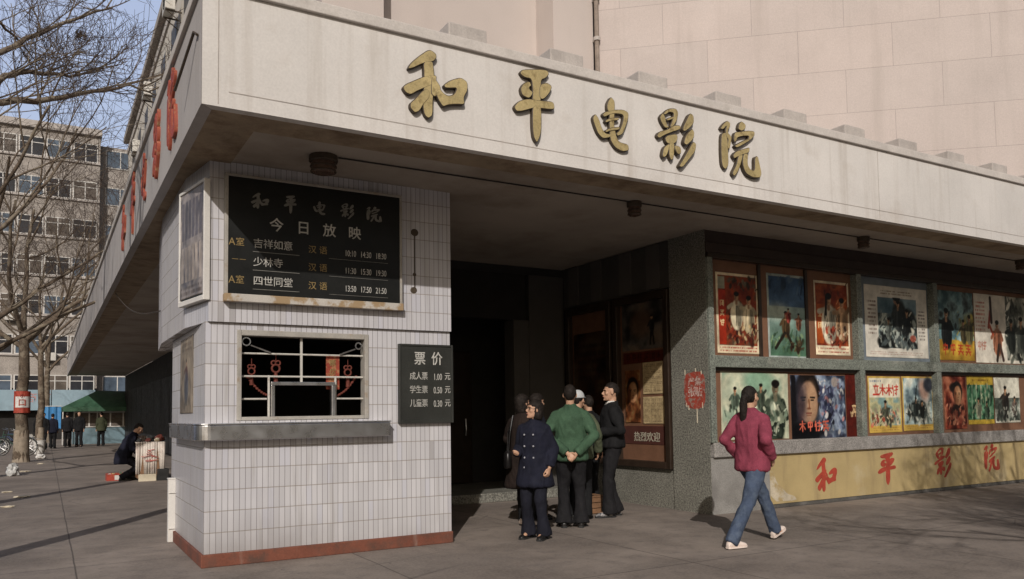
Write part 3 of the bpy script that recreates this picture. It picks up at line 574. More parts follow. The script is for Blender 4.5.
# ------------------------------------------------------------------ printed sheets: a picture painted on a fine grid
class Art:
    def __init__(s, w, h, res=.0105, bg=(.7, .7, .7), seed=1):
        s.w, s.h = w, h; s.nx = max(8, int(w/res)); s.ny = max(8, int(h/res))
        u = np.linspace(0, 1, s.nx+1); v = np.linspace(0, 1, s.ny+1); s.U, s.V = np.meshgrid(u, v); s.asp = h/w
        s.C = np.zeros(s.U.shape+(3,)); s.C[:] = bg; s.rng = np.random.RandomState(seed)
    def blend(s, mask, col):
        mask = np.clip(mask, 0, 1)[..., None]; s.C = s.C*(1-mask)+np.array(col)*mask
    def noise(s, sc, seed, sy=None):
        rng = np.random.RandomState(seed); sy = sy or sc*s.asp
        out = np.zeros(s.U.shape); amp = 1; tot = 0
        for o in range(4):
            n, m = int(sc*2**o)+3, int(sy*2**o)+3
            g = rng.rand(m, n); x = s.U*(n-2); y = s.V*(m-2); xi = x.astype(int); yi = y.astype(int); fx = x-xi; fy = y-yi
            fx = fx*fx*(3-2*fx); fy = fy*fy*(3-2*fy)
            out += amp*((g[yi, xi]*(1-fx)+g[yi, xi+1]*fx)*(1-fy)+(g[yi+1, xi]*(1-fx)+g[yi+1, xi+1]*fx)*fy); tot += amp; amp *= .55
        return out/tot
    def rect(s, x0, x1, y0, y1, col, a=1): s.blend(a*((s.U >= x0) & (s.U <= x1) & (s.V >= y0) & (s.V <= y1)), col)
    def ell(s, x, y, rx, ry, col, a=1, soft=.25, rot=0):
        dx = s.U-x; dy = (s.V-y)*s.asp; c, n = math.cos(rot), math.sin(rot); X = dx*c+dy*n; Y = -dx*n+dy*c
        d = np.sqrt((X/rx)**2+(Y/(ry*s.asp))**2); s.blend(a*np.clip((1-d)/soft+.5, 0, 1), col)
    def line(s, x0, y0, x1, y1, wd, col, a=1):
        px, py = s.U-x0, (s.V-y0)*s.asp; dx, dy = x1-x0, (y1-y0)*s.asp; L = dx*dx+dy*dy+1e-9
        t = np.clip((px*dx+py*dy)/L, 0, 1); d = np.hypot(px-t*dx, py-t*dy); s.blend(a*np.clip((wd-d)/(.4*wd)+.5, 0, 1), col)
    def grad(s, c0, c1, y0=0, y1=1, x0=0, x1=1):
        t = np.clip((s.V-y0)/(y1-y0), 0, 1)[..., None]; m = ((s.U >= x0) & (s.U <= x1) & (s.V >= y0) & (s.V <= y1))[..., None]
        s.C = np.where(m, np.array(c0)*(1-t)+np.array(c1)*t, s.C)
    def mottled(s, x0, x1, y0, y1, cols, sc, seed):
        n = s.noise(sc, seed); m = ((s.U >= x0) & (s.U <= x1) & (s.V >= y0) & (s.V <= y1))
        k = len(cols); lo, hi = .3, .7; t = np.clip((n-lo)/(hi-lo), 0, .999)*(k-1); i = t.astype(int); f = (t-i)[..., None]
        cc = np.array(cols); col = cc[i]*(1-f)+cc[np.minimum(i+1, k-1)]*f; s.C = np.where(m[..., None], col, s.C)
    def figure(s, x, y, h, coat, skin=(.72, .55, .42), dark=(.12, .10, .09), lean=0.0, seed=1, gun=False):
        """a small standing figure, feet at y, height h (v units)"""
        r = np.random.RandomState(seed); w = h*s.asp
        for k in (-1, 1): s.line(x+k*.03*w+lean*0, y+h*.45, x+k*(.05+.07*r.rand())*w, y, .045*w, dark)
        s.ell(x+lean*w*.3, y+h*.62, .13*w, .23*h, coat, 1, .2); s.ell(x+lean*w*.3+.05*w, y+h*.6, .06*w, .2*h, tuple(.55*c for c in coat), .7, .5)
        for k in (-1, 1): s.line(x+k*.1*w+lean*w*.3, y+h*.78, x+k*(.16+.14*r.rand())*w+lean*w*.3, y+h*(.45+.35*r.rand()), .035*w, tuple(.8*c for c in coat))
        s.ell(x+lean*w*.5, y+h*.92, .062*w, .075*h, skin, 1, .25); s.ell(x+lean*w*.5-.01*w, y+h*.965, .07*w, .045*h, dark, 1, .3)
        if gun: s.line(x-.2*w, y+h*.35, x+.25*w, y+h*.85, .014*w, dark)
    def glyphs(s, x0, x1, y, size, n, col, seed=3):
        r = np.random.RandomState(seed); wu = size; hv = size/s.asp
        TPL = [[(-.3, .35, .3, .35), (-.3, .35, -.3, -.1), (.3, .35, .3, -.1), (-.3, -.1, .3, -.1), (0, .5, 0, -.5)], [(-.4, .2, .4, .2), (0, .5, 0, -.5), (0, .15, -.4, -.3), (0, .15, .4, -.3)],
               [(-.35, .35, .35, .35), (-.45, -.45, .45, -.45), (-.2, .25, -.1, -.35), (.2, .25, .1, -.35), (0, .5, 0, .35)], [(-.4, .45, -.4, -.45), (-.15, .4, .4, .4), (.4, .4, .4, -.45), (-.1, .1, .35, .1), (-.1, -.2, .35, -.2), (.1, .4, .1, -.4)],
               [(-.4, .4, .4, .4), (-.3, .1, .3, .1), (-.45, -.2, .45, -.2), (0, .4, 0, -.2), (-.1, -.2, -.35, -.5), (.1, -.2, .35, -.5)], [(-.35, .45, -.45, 0), (-.3, .2, -.3, -.5), (-.1, .3, .45, .3), (.2, .5, .15, -.45), (-.1, -.05, .4, -.05), (.15, -.45, -.02, -.4)]]
        for i in range(n):
            cx = x0+(x1-x0)*(i+.5)/n; t = .07*wu; T_ = TPL[(seed*2+i*5+r.randint(2)) % 6]
            for a_, b_, c_, d_ in T_: s.line(cx+a_*wu, y+b_*hv, cx+c_*wu, y+d_*hv+.04*hv*r.randn(), t*(.8+.4*r.rand()), col)
    def textlines(s, x0, x1, y0, y1, n, col, a=.7, seed=2):
        for i in range(n):
            y = y0+(y1-y0)*(i+.5)/n; m = (np.abs(s.V-y) < .25*(y1-y0)/n) & (s.U > x0) & (s.U < x1)
            s.blend(a*m*(np.random.RandomState(seed+i).rand(s.nx+1)[None, :] > .3), col)
    def scatter(s, x0, x1, y0, y1, n, cols, size, seed, a=.85, tall=1.6):
        """many small painted strokes: folds, faces, foliage of a crowded picture"""
        r = np.random.RandomState(seed)
        for i in range(n):
            x = x0+(x1-x0)*r.rand(); y = y0+(y1-y0)*r.rand(); c = np.array(cols[r.randint(len(cols))])*(.75+.5*r.rand()); z = size*(.4+.9*r.rand())
            if r.rand() < .5: s.ell(x, y, z*.5, z*.5*tall/s.asp, c, a, .5, (r.rand()-.5)*1.6)
            else:
                t = r.randn()*.7+1.3; s.line(x, y, x+z*1.2*math.cos(t), y+z*1.2*math.sin(t)/s.asp, z*.17, c, a)
    def hero(s, x, y, h, robe, seed, skin=(.74, .56, .43)):
        """a half figure with a robe, shaded folds, arms and a head"""
        r = np.random.RandomState(seed); w = h*s.asp; robe = np.array(robe); d = robe*.45
        s.ell(x, y+.30*h, .23*w, .42*h, robe, 1, .15); s.ell(x+.10*w, y+.25*h, .10*w, .38*h, d, .65, .7)
        for k in range(5): q = (r.rand()-.5)*.3*w; s.line(x+q, y+.55*h, x+q*1.3+.04*w*r.randn(), y+.02*h, .012*w, d, .8)
        s.line(x-.17*w, y+.58*h, x-.30*w, y+(.35+.25*r.rand())*h, .055*w, robe*.85); s.line(x+.17*w, y+.58*h, x+.26*w, y+(.3+.4*r.rand())*h, .055*w, robe*.7)
        s.line(x, y+.72*h, x, y+.62*h, .045*w, np.array(skin)*.8); s.ell(x, y+.80*h, .080*w, .105*h, skin, 1, .2); s.ell(x-.035*w, y+.79*h, .035*w, .08*h, np.array(skin)*.6, .7, .6)
        s.ell(x+.005*w, y+.88*h, .095*w, .065*h, (.10, .08, .07), 1, .25); s.line(x-.025*w, y+.81*h, x+.045*w, y+.815*h, .008*w, (.15, .1, .08)); s.line(x, y+.745*h, x+.03*w, y+.745*h, .007*w, (.5, .2, .15))
    def face(s, x, y, h, hair=(.13, .10, .09), skin=(.70, .48, .34)):
        """a painted portrait head, centre x,y, height h (v)"""
        w = h*s.asp*.72
        s.ell(x, y+.10*h, .60*w, .58*h, hair, 1, .15); s.ell(x+.02*w, y-.06*h, .46*w, .50*h, skin, 1, .15)
        s.ell(x+.20*w, y-.05*h, .24*w, .42*h, (.88, .70, .54), .55, .8); s.ell(x-.34*w, y-.1*h, .16*w, .4*h, (.40, .22, .15), .8, .8)
        for k in (-1, 1):
            s.line(x+k*.12*w, y+.060*h, x+k*.33*w, y+.052*h, .028*w, hair, .9); s.ell(x+k*.21*w, y-.005*h, .085*w, .020*h, (.10, .07, .06), 1, .4)
        s.line(x+.05*w, y, x+.07*w, y-.19*h, .035*w, (.52, .32, .22), .8); s.ell(x+.04*w, y-.20*h, .10*w, .022*h, (.45, .25, .18), .8, .6)
        s.line(x-.09*w, y-.305*h, x+.15*w, y-.305*h, .026*w, (.50, .24, .20), .85); s.ell(x+.03*w, y-.36*h, .12*w, .018*h, (.52, .32, .24), .7, .6)
    def fade(s, seed, a=.25): s.C *= (1-a+2*a*s.noise(3, seed)*.9+.0)[..., None]
    def build(s, name, origin, label, cat='poster', group=None, frame='F', tilt=0.0, parent=None):
        """origin = lower left corner, seen from the front; a sheet with a little buckle and its own thickness"""
        x0, y0, z0 = origin; nx, ny = s.nx+1, s.ny+1
        if frame == 'F': K_ = PY/WY; x0 *= K_; z0 = 1.4+(z0-1.4)*K_; s.w *= K_; s.h *= K_; origin = (x0, y0, z0)
        buck = (s.noise(2, 77)-.5)*.010
        # painterly wobble, grain and fading of the old print
        m = int(max(nx, ny)); w1 = (s.noise(14, 5)-.5)*.020*min(nx, ny)*.6; w2 = (s.noise(14, 6)-.5)*.020*min(nx, ny)*.6
        edge = np.minimum(np.minimum(s.U, 1-s.U), np.minimum(s.V, 1-s.V)); wk = np.clip(edge/.06, 0, 1)
        jj, ii = np.meshgrid(np.arange(nx), np.arange(ny)); j2 = np.clip(np.rint(jj+w1*wk), 0, nx-1).astype(int); i2 = np.clip(np.rint(ii+w2*wk), 0, ny-1).astype(int); s.C = s.C[i2, j2]
        s.C = s.C*(.84+.32*s.noise(9, 8))[..., None]+(s.noise(46, 9)-.5)[..., None]*.07*wk[..., None]
        lum = s.C.mean(-1, keepdims=True); s.C = (s.C*.80+lum*.20)*np.array([.96, .945, .90]); s.C = np.clip(.5+(s.C-.5)*1.12, 0, 1)
        P = np.zeros((ny, nx, 3)); L = s.U*s.w; H = s.V*s.h
        ct, st = math.cos(tilt), math.sin(tilt); A = L*ct-H*st; B = L*st+H*ct
        if frame == 'F': P[..., 0] = x0+A; P[..., 1] = y0-buck; P[..., 2] = z0+B
        else: P[..., 0] = x0-buck; P[..., 1] = y0-A; P[..., 2] = z0+B
        me = bpy.data.meshes.new(name); idx = np.arange(nx*ny).reshape(ny, nx)
        q = np.stack([idx[:-1, :-1], idx[:-1, 1:], idx[1:, 1:], idx[1:, :-1]], -1).reshape(-1, 4)
        me.from_pydata(P.reshape(-1, 3).tolist(), [], q.tolist())
        ca = me.color_attributes.new('Col', 'FLOAT_COLOR', 'POINT'); C = np.clip(s.C, 0, 1)
        C = np.where(C <= .04045, C/12.92, ((C+.055)/1.055)**2.4); ca.data.foreach_set('color', np.concatenate([C, np.ones(C.shape[:2]+(1,))], -1).reshape(-1).astype(np.float32))
        o = link(name, me, m_print, parent, smooth=True, origin=origin)
        sd = o.modifiers.new('thickness', 'SOLIDIFY'); sd.thickness = .003; sd.offset = -1
        if label: tag(o, label, cat, group)
        return o

# ------------------------------------------------------------------ wall of poster cases
WY = 7.93
dw = thing('poster_wall', 'long granite wall with two rows of poster cases over an ochre dado at the right', 'wall', (7.69, WY, 0))
WX1 = 24
mw = [7.69, 10.845, 12.83, 15.95, 18.0, 21.1, WX1]        # mullions (left edges)
w = MB(); w.box(8.78, WX1, WY+.012, 8.6, 0, .06); w.build('plinth', m_plinth, dw, .01)
box('stone_dado', m_lightdado, 7.69, 8.80, WY, 8.6, 0, .755, dw)
MB().box(8.803, WX1, WY+.002, 8.6, .06, .755).build('painted_dado', m_yellow, dw)
box('sill', m_sill, 7.72, WX1, WY-.05, 8.6, .758, .955, dw, .012)
box('middle_rail', m_terrazzo, 7.72, WX1, WY-.035, 8.6, 1.975, 2.135, dw, .008)
box('top_rail', m_darkwood, 7.72, WX1, WY-.02, 8.6, 3.47, 3.54, dw, .006)
bb = MB(); bb.box(7.70, WX1, WY-.015, 8.6, 3.542, 3.68); bb.box(7.70, WX1, WY+.01, 8.6, 3.68, SZ+.03); bb.build('beam', m_beam, dw, .006)
box('end_frame', m_terrazzo, 7.692, 7.79, WY-.038, 8.6, .957, 3.47, dw, .006)
for x in mw[1:]:
    box('mullion', m_terrazzo, x-.02, x+.095, WY-.037, WY+.2, .957, 1.973, dw, .006)
    box('mullion', m_terrazzo, x-.035, x+.08, WY-.037, WY+.2, 2.137, 3.468, dw, .006)
backs_u = [m_brownboard, m_bluemount, m_brownboard, m_brownboard, m_bluemount, m_brownboard]
for i in range(6):
    x0 = 7.79 if i == 0 else mw[i]+.06; x1 = mw[i+1]-.02
    box('case_back', backs_u[i], x0-.04, x1+.04, WY+.075, WY+.11, 2.13, 3.475, dw)
    box('case_back', m_brownboard, x0-.04, x1+.04, WY+.075, WY+.11, .95, 1.98, dw)
    if i == 0:
        box('case_post', m_darkwood, 8.745, 8.80, WY+.045, WY+.074, 2.14, 3.46, dw); box('case_post', m_darkwood, 9.73, 9.785, WY+.045, WY+.074, 2.14, 3.46, dw)
    ft = MB(); ft.box(x0-.03, x1+.03, WY+.03, WY+.075, 1.93, 1.974); ft.build('case_lintel', m_darkwood, dw)
# scuffed white corner where the ochre paint has worn off
sc_ = bmesh.new(); rnd = random.Random(8); ps = []
for x, z in ((8.81, .08), (9.35, .075), (9.30, .16), (9.12, .20), (9.02, .30), (8.93, .36), (8.88, .50), (8.81, .54)): ps.append((x+rnd.uniform(-.01, .02), z+rnd.uniform(-.02, .02)))
f_ = sc_.faces.new([sc_.verts.new((x, WY-.0005, z)) for x, z in chaikin(ps, 1)]); r_ = bmesh.ops.extrude_face_region(sc_, geom=[f_]); bmesh.ops.translate(sc_, verts=[g for g in r_['geom'] if isinstance(g, bmesh.types.BMVert)], vec=(0, .002, 0))
me = bpy.data.meshes.new('worn_patch'); sc_.to_mesh(me); sc_.free(); link('worn_patch', me, M('worn_white_render', (.46, .40, .30), .85, .2, 6, .1, .1, 60, stain=(7, .48, .60, (.35, .26, .12), .95)), dw)
# painted characters of the dado
pn = MB()
for key, x, z, sx, sz in (('he', 9.985, .42, .76, .80), ('ping', 11.42, .435, .98, .68), ('ying', 12.91, .47, .86, .78), ('yuan', 14.36, .49, .76, .74)):
    me = brush_mesh(key, sx, sz, .004, 0); me.transform(FRONT(x, WY+.0015, z)); link('painted_character', me, [m_redpaint, m_redpaint], dw)

PY = WY+.070
G_ = 'film posters in the display cases'
# upper row
a = Art(.81, 1.115, bg=(.86, .80, .70), seed=1)
a.mottled(.04, .96, .10, .97, [(.50, .18, .10), (.62, .25, .13), (.38, .30, .24)], 5, 11); a.rect(.04, .22, .11, .78, (.72, .20, .10)); a.glyphs(.07, .19, .62, .10, 1, (.95, .85, .65), 1); a.glyphs(.07, .19, .50, .10, 1, (.95, .85, .65), 2); a.glyphs(.07, .19, .38, .10, 1, (.95, .85, .65), 5)
a.scatter(.25, .95, .12, .45, 70, [(.75, .66, .5), (.3, .13, .1), (.62, .22, .14), (.2, .15, .13)], .07, 3)
a.hero(.47, .34, .46, (.86, .82, .72), 3); a.hero(.76, .30, .46, (.80, .74, .62), 4); a.scatter(.25, .95, .12, .36, 50, [(.75, .66, .5), (.26, .12, .1), (.55, .2, .14)], .06, 8); a.scatter(.2, .95, .78, .96, 24, [(.28, .24, .2), (.45, .42, .36)], .07, 12)
a.rect(.04, .2, .8, .95, (.55, .55, .5)); a.textlines(.06, .94, .015, .085, 2, (.7, .25, .2))
a.fade(3); a.build('film_poster', (7.872, PY, 2.170), 'red and cream portrait poster leftmost in the upper row of cases', 'poster', G_)
a = Art(.825, 1.225, bg=(.62, .68, .70)); a.grad((.30, .46, .38), (.56, .66, .68), .03, .62, .04, .96); a.grad((.30, .42, .58), (.22, .34, .52), .62, .97, .04, .96)
a.ell(.25, .55, .3, .10, (.72, .76, .72), .6, .9); a.scatter(.05, .95, .05, .3, 40, [(.30, .42, .32), (.24, .36, .28), (.45, .55, .42)], .08, 21); a.scatter(.1, .9, .72, .95, 16, [(.2, .3, .45), (.3, .4, .52)], .1, 23); a.hero(.45, .28, .30, (.42, .33, .22), 5); a.hero(.52, .44, .17, (.62, .25, .22), 8); a.hero(.78, .36, .2, (.58, .36, .27), 6)
a.line(.42, .30, .18, .12, .03, (.18, .15, .12)); a.line(.48, .30, .62, .14, .03, (.2, .16, .12)); a.scatter(.55, .85, .08, .2, 26, [(.18, .12, .09), (.28, .2, .14), (.4, .34, .24)], .07, 24); a.fade(5)
a.build('film_poster', (8.862, PY, 2.121), 'pale green and blue poster with a running figure in the upper row', 'poster', G_)
a = Art(.79, 1.12, bg=(.87, .82, .73)); a.mottled(.04, .96, .13, .97, [(.55, .20, .11), (.70, .34, .16), (.42, .22, .15)], 4, 31); a.rect(.05, .24, .16, .68, (.74, .33, .13)); a.glyphs(.08, .21, .55, .11, 1, (.9, .8, .6), 4); a.glyphs(.08, .21, .4, .11, 1, (.9, .8, .6), 7)
a.scatter(.25, .95, .14, .95, 60, [(.6, .24, .14), (.36, .18, .13), (.74, .48, .3)], .07, 13); a.hero(.40, .22, .66, (.87, .84, .77), 7); a.line(.34, .80, .31, .55, .03, (.1, .09, .09)); a.hero(.78, .26, .56, (.76, .60, .46), 9); a.scatter(.3, .95, .14, .38, 50, [(.62, .20, .12), (.5, .14, .1), (.82, .76, .66), (.2, .12, .1)], .06, 15); a.textlines(.06, .94, .02, .11, 2, (.65, .25, .2)); a.fade(8)
a.build('film_poster', (9.865, PY, 2.193), 'orange red poster with a white robed figure, third in the upper row', 'poster', G_)
a = Art(1.62, 1.145, bg=(.82, .81, .80)); a.mottled(.20, .82, .13, .84, [(.16, .20, .22), (.42, .50, .52), (.70, .74, .72), (.30, .36, .38)], 6, 41); a.mottled(.2, .82, .62, .84, [(.28, .40, .48), (.55, .64, .70)], 4, 42)
a.ell(.54, .6, .11, .22, (.16, .17, .17), 1, .3); a.ell(.50, .8, .05, .05, (.55, .40, .32), 1); a.ell(.50, .84, .06, .04, (.1, .1, .1), 1); a.ell(.68, .5, .13, .2, (.14, .15, .15), 1, .3); a.ell(.30, .22, .12, .10, (.10, .11, .11), 1, .3)
a.scatter(.22, .80, .14, .60, 120, [(.10, .11, .12), (.62, .66, .66), (.32, .38, .40), (.2, .24, .26), (.75, .74, .70)], .045, 31); a.hero(.52, .42, .42, (.24, .26, .27), 12); a.hero(.66, .36, .36, (.16, .17, .18), 14); a.hero(.36, .28, .30, (.46, .50, .50), 15); a.scatter(.22, .80, .14, .36, 70, [(.12, .13, .14), (.66, .70, .70), (.3, .34, .36)], .04, 33)
a.ell(.75, .28, .05, .05, (.75, .35, .28), .8); a.rect(.2, .82, .845, 1, (.82, .81, .80)); a.textlines(.04, .17, .3, .8, 9, (.45, .35, .32)); a.textlines(.85, .96, .25, .7, 9, (.4, .36, .36)); a.textlines(.25, .75, .88, .95, 2, (.55, .48, .4)); a.textlines(.06, .9, .03, .09, 2, (.65, .45, .42)); a.fade(9, .15)
a.build('film_poster', (11.03, PY, 2.19), 'wide white bordered poster of dark figures on a blue mount', 'poster', G_)
a = Art(1.07, 1.19, bg=(.40, .44, .46)); a.mottled(0, 1, .30, 1, [(.28, .42, .48), (.50, .64, .68), (.24, .28, .30)], 4, 51); a.mottled(0, 1, 0, .3, [(.66, .50, .16), (.78, .62, .20)], 5, 52); a.ell(.9, .5, .25, .16, (.70, .60, .22), .8, .8)
a.scatter(.05, .95, .28, .7, 60, [(.5, .62, .66), (.7, .62, .25), (.2, .24, .26), (.4, .5, .5)], .07, 41); a.hero(.24, .22, .56, (.15, .16, .17), 31); a.hero(.70, .28, .34, (.36, .32, .22), 33); a.hero(.87, .28, .42, (.44, .42, .3), 34); a.glyphs(.08, .92, .16, .17, 4, (.72, .24, .14), 6); a.fade(11)
a.build('film_poster', (12.93, PY, 2.18), 'blue poster with a yellow foot and red characters in the upper row', 'poster', G_)
a = Art(1.66, 1.225, bg=(.84, .82, .80)); a.mottled(.60, 1, .05, 1, [(.80, .79, .76), (.56, .58, .56), (.25, .26, .25)], 6, 61); a.hero(.42, .16, .50, (.70, .44, .33), 41); a.line(.44, .26, .40, .04, .022, (.25, .2, .18)); a.line(.47, .26, .52, .05, .022, (.3, .22, .2)); a.line(.30, .75, .26, .52, .018, (.62, .22, .15)); a.line(.28, .55, .34, .42, .018, (.7, .30, .2)); a.line(.31, .95, .32, .6, .022, (.22, .12, .1))
a.scatter(.60, .99, .06, .95, 110, [(.16, .18, .18), (.5, .52, .5), (.82, .82, .8), (.3, .32, .3)], .05, 44, tall=2.4); a.hero(.70, .2, .5, (.22, .24, .23), 45); a.hero(.9, .22, .52, (.3, .32, .31), 46)
a.textlines(.02, .2, .45, .9, 8, (.72, .40, .35)); a.glyphs(.03, .2, .25, .09, 2, (.75, .5, .45), 9); a.fade(12, .12)
a.build('film_poster', (14.03, PY, 2.155), 'white poster with a flesh toned striding figure, last in the upper row', 'poster', G_)
a = Art(.9, 1.1, bg=(.6, .55, .45)); a.mottled(0, 1, 0, 1, [(.3, .32, .3), (.6, .55, .45), (.5, .25, .18)], 4, 66); a.fade(3); a.build('film_poster', (16.3, PY, 2.2), 'brown poster in the case beyond the right edge', 'poster', G_)
# lower row
a = Art(1.325, .935, bg=(.74, .75, .68)); a.mottled(.02, .98, .02, .98, [(.66, .72, .66), (.78, .80, .72), (.55, .66, .60)], 3, 71); a.ell(.55, .88, .22, .16, (.46, .64, .56), .8, .6); a.hero(.20, .44, .36, (.42, .50, .45), 51); a.hero(.58, .46, .40, (.30, .36, .32), 52); a.hero(.80, .03, .92, (.22, .28, .24), 53, (.50, .46, .38))
n = a.noise(9, 72); a.blend((n > .5)*np.exp(-(((a.U-.78)/.22)**2+((a.V-.25)/.3)**2)), (.62, .68, .60)); a.scatter(.05, .97, .04, .5, 110, [(.26, .32, .28), (.66, .72, .66), (.42, .5, .45), (.16, .2, .17), (.8, .82, .75)], .05, 55); a.fade(13, .1)
a.build('film_poster', (7.90, PY, .985), 'green and white soldiers poster behind the woman in pink', 'poster', G_, tilt=-.012)
a = Art(1.205, .955, bg=(.12, .12, .16)); a.mottled(.0, 1, 0, 1, [(.16, .18, .26), (.34, .40, .52), (.55, .62, .74), (.26, .28, .42)], 5, 81); a.ell(.17, .35, .3, .5, (.08, .07, .08), .9, .5); a.face(.30, .62, .66, skin=(.60, .47, .40)); a.ell(.16, .6, .10, .34, (.22, .24, .34), .6, .9)
a.line(.05, .35, .05, .95, .04, (.10, .09, .12)); a.ell(.25, .12, .4, .14, (.06, .06, .08), .9, .6)
a.scatter(.50, .97, .10, .95, 130, [(.20, .24, .36), (.60, .68, .78), (.40, .46, .6), (.62, .42, .44), (.12, .12, .18), (.76, .76, .78)], .05, 61)
a.ell(.8, .9, .06, .08, (.68, .62, .6), .8); a.glyphs(.12, .68, .22, .12, 4, (.86, .40, .32), 12); a.fade(14, .12)
a.build('film_poster', (9.285, PY, .93), 'dark blue poster with a large painted man\'s face', 'poster', G_)
a = Art(.36, .975, bg=(.36, .10, .07)); a.mottled(0, 1, 0, 1, [(.33, .09, .065), (.40, .12, .085)], 3, 85); a.glyphs(.15, .85, .46, .34, 1, (.85, .72, .55), 4); a.glyphs(.2, .8, .38, .22, 2, (.85, .72, .55), 5); a.build('film_poster', (10.505, PY, .935), 'narrow maroon sheet beside the large face poster', 'poster', G_)
def yellowposter(x, z, w_, h_, seed, kind, lb):
    a = Art(w_, h_, bg=(.80, .66, .30)); a.rect(.03, .97, .12, .97, (.62, .70, .70))
    if kind == 0:
        a.rect(.03, .97, .62, .97, (.84, .82, .76)); a.mottled(.03, .97, .12, .62, [(.48, .62, .64), (.74, .72, .56), (.60, .62, .5)], 4, seed); a.glyphs(.14, .92, .76, .20, 4, (.80, .22, .16), seed)
        a.scatter(.06, .94, .13, .4, 70, [(.70, .30, .24), (.75, .68, .6), (.3, .34, .32), (.42, .40, .3)], .06, seed); a.hero(.5, .18, .42, (.40, .42, .36), seed); a.scatter(.1, .9, .13, .3, 40, [(.66, .30, .24), (.78, .72, .62), (.22, .24, .22)], .05, seed+2)
        a.textlines(.06, .4, .88, .95, 1, (.3, .4, .6))
    else:
        a.mottled(.03, .97, .14, .97, [(.30, .38, .44), (.62, .72, .76), (.80, .82, .80)], 3, seed); a.ell(.70, .75, .16, .22, (.74, .56, .50), .8, .7, .3); a.ell(.5, .36, .3, .2, (.15, .17, .17), 1, .4); a.ell(.86, .85, .16, .14, (.22, .24, .30), 1, .5)
        a.scatter(.1, .92, .14, .5, 110, [(.14, .16, .16), (.28, .32, .32), (.5, .56, .56), (.72, .74, .72)], .06, seed, tall=2.2); a.hero(.42, .3, .34, (.2, .24, .24), seed); a.line(.4, .5, .46, .82, .016, (.12, .14, .14)); a.hero(.62, .26, .32, (.16, .18, .18), seed+1)
    a.textlines(.1, .9, .03, .10, 2, (.60, .40, .2)); a.fade(seed, .1); a.build('film_poster', (x, PY, z), lb, 'poster', G_)
yellowposter(11.035, 1.0, .825, .885, 91, 0, 'yellow edged poster with red characters over marching figures')
yellowposter(11.895, 1.012, .82, .88, 95, 1, 'yellow edged poster of dark soldiers on a pale blue sky')
a = Art(.64, .90, bg=(.42, .14, .10)); a.mottled(0, 1, 0, 1, [(.32, .11, .08), (.55, .24, .17), (.70, .42, .32)], 4, 101); a.ell(.62, .62, .3, .18, (.74, .46, .36), 1, .5); a.ell(.5, .78, .25, .10, (.14, .1, .09), 1, .4); a.ell(.6, .35, .28, .13, (.20, .13, .11), 1, .4); a.mottled(.35, .9, .08, .35, [(.75, .5, .4), (.5, .2, .15)], 6, 102); a.face(.6, .66, .36); a.scatter(.1, .95, .04, .5, 60, [(.75, .5, .4), (.42, .16, .12), (.2, .12, .1), (.62, .34, .26)], .09, 103); a.fade(4, .1)
a.build('film_poster', (13.03, PY, 1.01), 'brick red poster with two faces, lower right case', 'poster', G_)
a = Art(.80, .84, bg=(.74, .62, .2)); a.mottled(.0, 1, .1, .82, [(.12, .26, .19), (.24, .46, .34), (.42, .62, .50)], 5, 111); 
for k in range(5): a.line(.15+.17*k, .12, .18+.17*k, .8, .02, (.60, .72, .62), .7)
a.scatter(.05, .95, .1, .8, 80, [(.14, .3, .22), (.3, .5, .38), (.6, .7, .6), (.75, .74, .62)], .05, 112, tall=2.5); a.hero(.4, .16, .42, (.64, .67, .58), 70); a.hero(.72, .14, .36, (.3, .42, .34), 71); a.textlines(.2, .8, .87, .95, 1, (.5, .35, .1)); a.fade(5, .1)
a.build('film_poster', (13.71, PY, 1.08), 'green poster with a yellow head strip', 'poster', G_)
a = Art(.82, .82, bg=(.78, .78, .75)); a.mottled(0, 1, .05, .55, [(.70, .72, .70), (.42, .46, .44), (.25, .28, .27)], 5, 121); a.hero(.42, .26, .58, (.26, .23, .21), 80); a.line(.40, .36, .38, .12, .03, (.16, .15, .14)); a.line(.46, .36, .48, .12, .03, (.18, .17, .16)); a.hero(.78, .2, .4, (.48, .42, .4), 83); a.scatter(.02, .98, .05, .4, 60, [(.3, .34, .32), (.62, .64, .62), (.2, .2, .2)], .06, 122); a.fade(6, .1)
a.build('film_poster', (14.54, PY, 1.09), 'grey white poster with one tall dark figure', 'poster', G_)

# ------------------------------------------------------------------ granite return wall and glazed notice cases in the entrance
m_pil = M('dim_pilaster', (.10, .09, .083), .8, .1, 2, .06, .1, 60)
rw = thing('entrance_wall', 'speckled granite return wall of the entrance with a dark framed notice case', 'wall', (7.69, 8.6, 0))
XW = 7.69
MB().box(XW-.002, XW+.4, 8.602, 8.665, 0, SZ+.03).build('granite_edge', m_granite, rw)
MB().box(XW-.004, XW+.001, WY-.0, 8.602, .0, SZ+.03).build('granite_face', m_granite, rw)
MB().box(XW+.02, XW+.4, 8.665, 11.4, 0, .50).build('stone_base', m_granite, rw)
box('upper_panel', m_greywall, XW+.03, XW+.4, 8.665, 11.4, 3.17, SZ+.03, rw)
for y in (8.9, 9.55, 10.3, 10.95): box('pilaster_strip', m_pil, XW+.01, XW+.03, y, y+.28, 3.19, SZ+.02, rw)
def case(y0, y1, z0, z1):
    f = MB(); x0, x1 = XW-.03, XW+.10
    f.box(x0, x1, y0, y0+.10, z0, z1); f.box(x0, x1, y1-.10, y1, z0, z1); f.box(x0, x1, y0+.1, y1-.1, z0, z0+.10); f.box(x0, x1, y0+.1, y1-.1, z1-.12, z1)
    c = f.build('notice_case', m_darkwood, rw, .008)
    MB().box(XW+.06, XW+.095, y0+.1, y1-.1, z0+.1, z1-.12).build('case_back', m_brownboard, c)
case(8.70, 9.98, .56, 3.15); case(10.06, 11.30, .56, 3.15)
